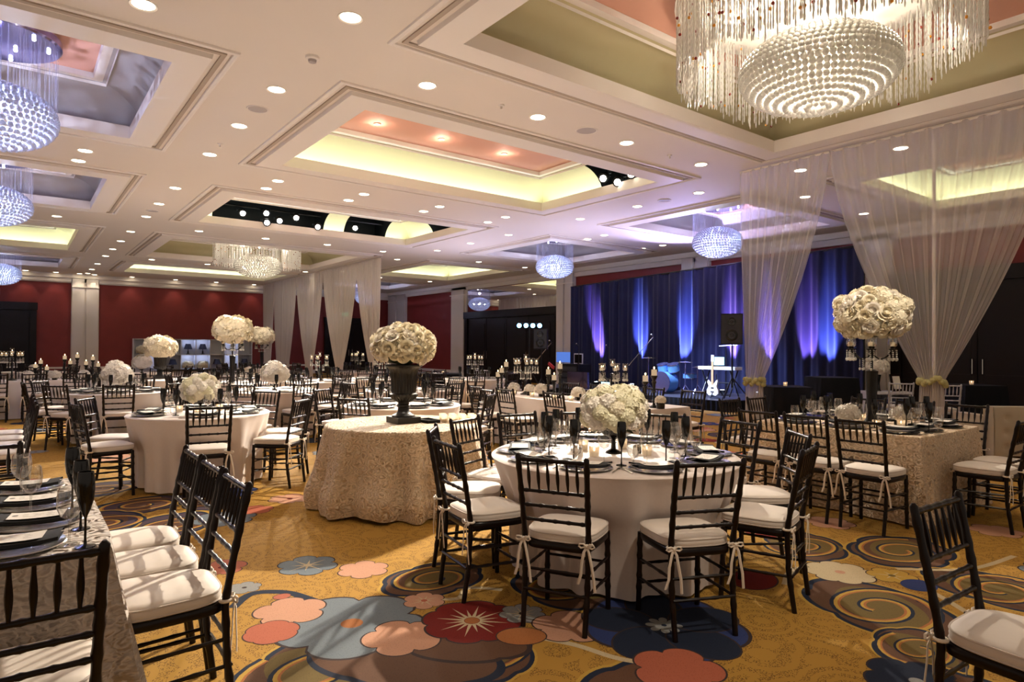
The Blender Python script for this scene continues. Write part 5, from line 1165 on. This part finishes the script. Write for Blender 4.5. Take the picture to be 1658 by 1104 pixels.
# ------------------------------------------------------------------ lounge at the right, behind the sheer drapes
def black_table(label, x, y, w_, h, rz=-.66, candle=None, name='draped_table'):
    o = cloth_rect('black_cloth', w_/2, w_/2, .012, .02, 3, h).build('draped_table', None, 60); o.location = (x, y, 0); o.rotation_euler = (0, 0, rz); tag(o, label, 'table')
    if candle: votive(candle, x, y, h, None, True, 1)
black_table('black draped cocktail table right of the first sheer drape', 10.9, 6.15, .72, .84, candle='lit candle on the black table beside the first sheer drape')
black_table('taller black draped table behind the tall right candelabra', 11.75, 5.75, .70, 1.0)
black_table('black draped table between the silver chairs', 13.3, 4.05, .75, .90, candle='lit candle on the black table between silver chairs')
black_table('black draped square table left of the dark mirror doors', 8.95, 14.6, .95, .80, candle='lit candle on the dark square table by the mirror doors')
black_table('black draped table among silver chairs behind the stage candelabra', 10.3, 13.2, .75, .85)
fs = {}
def recolor(me, frm, to):
    c = me.copy()
    for i, mm in enumerate(c.materials):
        if mm == M[frm]: c.materials[i] = M[to]
    return c
sfm = recolor(fm, 'wood', 'silverchair'); scm = cum
def silver_chair(x, y, ang, label):
    t = thing('silver_chair', label, 'chair', (x, y, 0), ang, 'silver chairs at the black tables'); link('frame', sfm, t); link('cushion', scm, t)
silver_chair(12.55, 4.2, -PI/2-.66+PI, 'silver chair right of the wide sheer drape, left of the black table') if False else silver_chair(12.6, 4.25, -1.0, 'silver chair right of the wide sheer drape, left of the black table')
silver_chair(13.75, 3.25, .9, 'silver chair at right, behind the black table with candle'); silver_chair(12.5, 4.95, -.9, 'silver chair mostly hidden behind the wide sheer drape')
silver_chair(9.55, 13.55, -.9, 'silver chair behind the candelabra, left of the dark table'); silver_chair(11.0, 12.75, .9, 'silver chair behind the candelabra, right of the dark table')
# white console with bins
t = thing('console_table', 'white cubby console with navy bins behind the sheer drape', 'console table', (12.85, 5.27, 0), -.655); w_ = .36
m = MB('white_paint'); m.box(-w_-.02, w_+.02, -.18, .18, .68, .73); m.box(-w_, w_, -.17, .17, .30, .325)
for x in (-w_, -.0125, w_-.025): m.box(x, x+.025, -.17, .17, 0.0, .68)
m.box(-w_, w_, .16, .17, .05, .68); m.build('frame', t)
for x in (-.18, .18): 
    for z in (.33, .02): m = MB('navy'); m.box(x-.14, x+.14, -.16, .15, z, z+.26); b = m.build('bin', t); m = MB('silver'); m.box(x-.04, x+.04, -.166, -.16, z+.17, z+.20); m.build('label_holder', b)
ux, uy = cos(-.655), sin(-.655)
t = thing('photo_frame', 'black picture frame leaning on the white console', 'picture frame', (12.85+.22*ux, 5.27+.22*uy, .73), -.655+.35); m = MB('black'); m.box(-.13, .13, -.012, .012, 0, .32, Matrix.Rotation(-.2, 4, 'X')); m.build('frame', t); m = MB('card'); m.box(-.09, .09, -.016, -.0125, .04, .28, Matrix.Rotation(-.2, 4, 'X')); m.build('print', t)
v = thing('flower_vase', 'tall black vase on the white console', 'vase', (12.85-.16*ux, 5.27-.16*uy, .73), 0); m = MB('black'); m.lathe([(.07, 0), (.05, .03), (.04, .15), (.07, .36), (.0001, .36)], n=18); m.build('body', v)
far_bouquet('pale flower dome in the black vase on the white console', (12.85-.16*ux, 5.27-.16*uy, 1.17), .17)
# sofa
t = thing('tufted_sofa', 'beige tufted sofa seen from behind at the right edge', 'sofa', (11.35, 2.72, 0), -.655)
m = MB('sofa'); rows = []
nx = 60; nz = 24
for j in range(nz+1):
    z = .08+.66*j/nz; row = []
    for i in range(nx+1):
        x = -.85+1.7*i/nx; d = min(math.hypot((x+.85-.17-.34*a_), (z-.2-.2*b_)) for a_ in range(-1, 6) for b_ in range(0, 3)); row.append((x, -.40+.03*math.exp(-(d/.04)**2)-.02*(1-(abs(j/nz-.5)*2)**4), z))
    rows.append(row)
m.grid(rows); m.box(-.85, .85, -.39, -.20, .08, .74); m.build('back', t, 60)
m = MB('sofa'); m.box(-.85, -.68, -.4, .4, .08, .60); m.build('arm', t); m = MB('sofa'); m.box(.68, .85, -.4, .4, .08, .60); m.build('arm', t); m = MB('sofa'); m.box(-.67, .67, -.2, .42, .12, .43); m.build('seat', t)
for x in (-.8, .8):
    for y in (-.35, .35): m = MB('wood'); m.lathe([(.02, 0), (.028, .08)], (x, y, 0), 10); m.build('leg', t)
t = thing('throw_pillow', 'grey patterned pillow standing along the top of the sofa', 'pillow', (11.62, 2.60, .50), -.655); m = MB('sofagrey'); M['sofagrey'] = vary(principled('pillow_cloth', (.42, .38, .36), .8), 26, .35)
m.ball((0, 0, .17), .24, 20, 12, (1.1, .35, .72)); m.build('cover', t)

# ------------------------------------------------------------------ bar at the back wall
t = thing('bar_shelf', 'white cubby shelf wall behind the bar, before the red wall', 'shelf', (6.9, 34.1, 0)); m = MB('cubby'); X0, X1 = -2.6, 2.6
m.box(X0, X1, .24, .26, .30, 1.78)
for i in range(9): x = X0+(X1-X0)*i/8; m.box(x-.02, x+.02, -.15, .25, .30, 1.78)
for z in (.30, 1.03, 1.76): m.box(X0, X1, -.15, .25, z-.02, z+.02)
m.box(X0, X1, -.15, .25, 0, .29); m.build('cubbies', t)
lampm = {}
m = MB('black_matte'); m.lathe([(.09, 0), (.09, .02), (.025, .04), (.04, .10), (.02, .16), (.015, .26)], n=14); lampm['base'] = m.mesh('lamp_base'); m = MB('navy'); m.lathe([(.19, .24), (.11, .50), (.0001, .50)], n=18, cap=False); lampm['shade'] = m.mesh('lamp_shade')
cell = lambda i, r_: (6.9+X0+.325+.65*i, 34.05, .325 if r_ == 0 else 1.055)
for i, r_ in ((1, 1), (3, 1), (4, 1), (0, 0), (2, 0), (5, 0), (7, 0)):
    c = cell(i, r_); t = thing('table_lamp', 'black shaded lamp in the bar shelf, %s cubby of %s row' % (ORD[i], 'upper' if r_ else 'lower'), 'lamp', c); link('base', lampm['base'], t); link('lamp_shade', lampm['shade'], t)
for i, r_ in ((0, 1), (3, 0), (4, 0)):
    c = cell(i, r_); far_bouquet('small flower bowl in the bar shelf, %s cubby of %s row' % (ORD[i], 'upper' if r_ else 'lower'), (c[0], c[1], c[2]+.20), .22, 1)
for i in (1, 3, 4, 6):
    for z in (.95, 1.68): lamp('POINT', 'shelf_lamp', (6.9+X0+.325+.65*i, 33.98, z), 3.2, (.62, .72, 1), shadow_soft_size=.05)
t = thing('bar_counter', 'long black topped bar counter with pale front before the shelf', 'bar', (6.9-.8, 25.9, 0)); m = MB('black'); m.box(-2.05, 2.15, -.35, .35, .56, .63); m.build('worktop', t); m = MB('white_paint'); m.box(-1.95, 2.05, -.25, .30, 0, .56); m.build('front', t)
def exit_sign(label, x, y, z):
    t = thing('exit_sign', label, 'sign', (x, y, z)); m = MB('trimw'); m.box(-.22, .22, -.03, .03, -.12, .14); m.build('case', t); m = MB('exit'); m.box(-.20, .20, -.036, -.03, -.10, .10); m.build('face', t)
    m = MB('exitw')                                                                  # running figure and arrow as on the sign
    m.ball((-.06, -.038, .065), .02, 10, 6, (1, .2, 1)); m.tube([(-.06, -.038, .04), (-.08, -.038, -.01)], .016, 6); m.tube([(-.08, -.038, -.01), (-.04, -.038, -.04), (-.06, -.038, -.085)], .011, 6); m.tube([(-.08, -.038, -.01), (-.12, -.038, -.04), (-.16, -.038, -.045)], .011, 6); m.tube([(-.12, -.038, .0), (-.07, -.038, .03), (-.02, -.038, .0)], .009, 6)
    m.poly([(.05, -.038, .05), (.14, -.038, 0), (.05, -.038, -.05)]); m.build('pictogram', t)
exit_sign('green exit sign above the dark doors at far left', -.76, FY-.05, 3.68); exit_sign('green exit sign glimpsed through the far drapes', 14.65, FY-.05, 3.28)
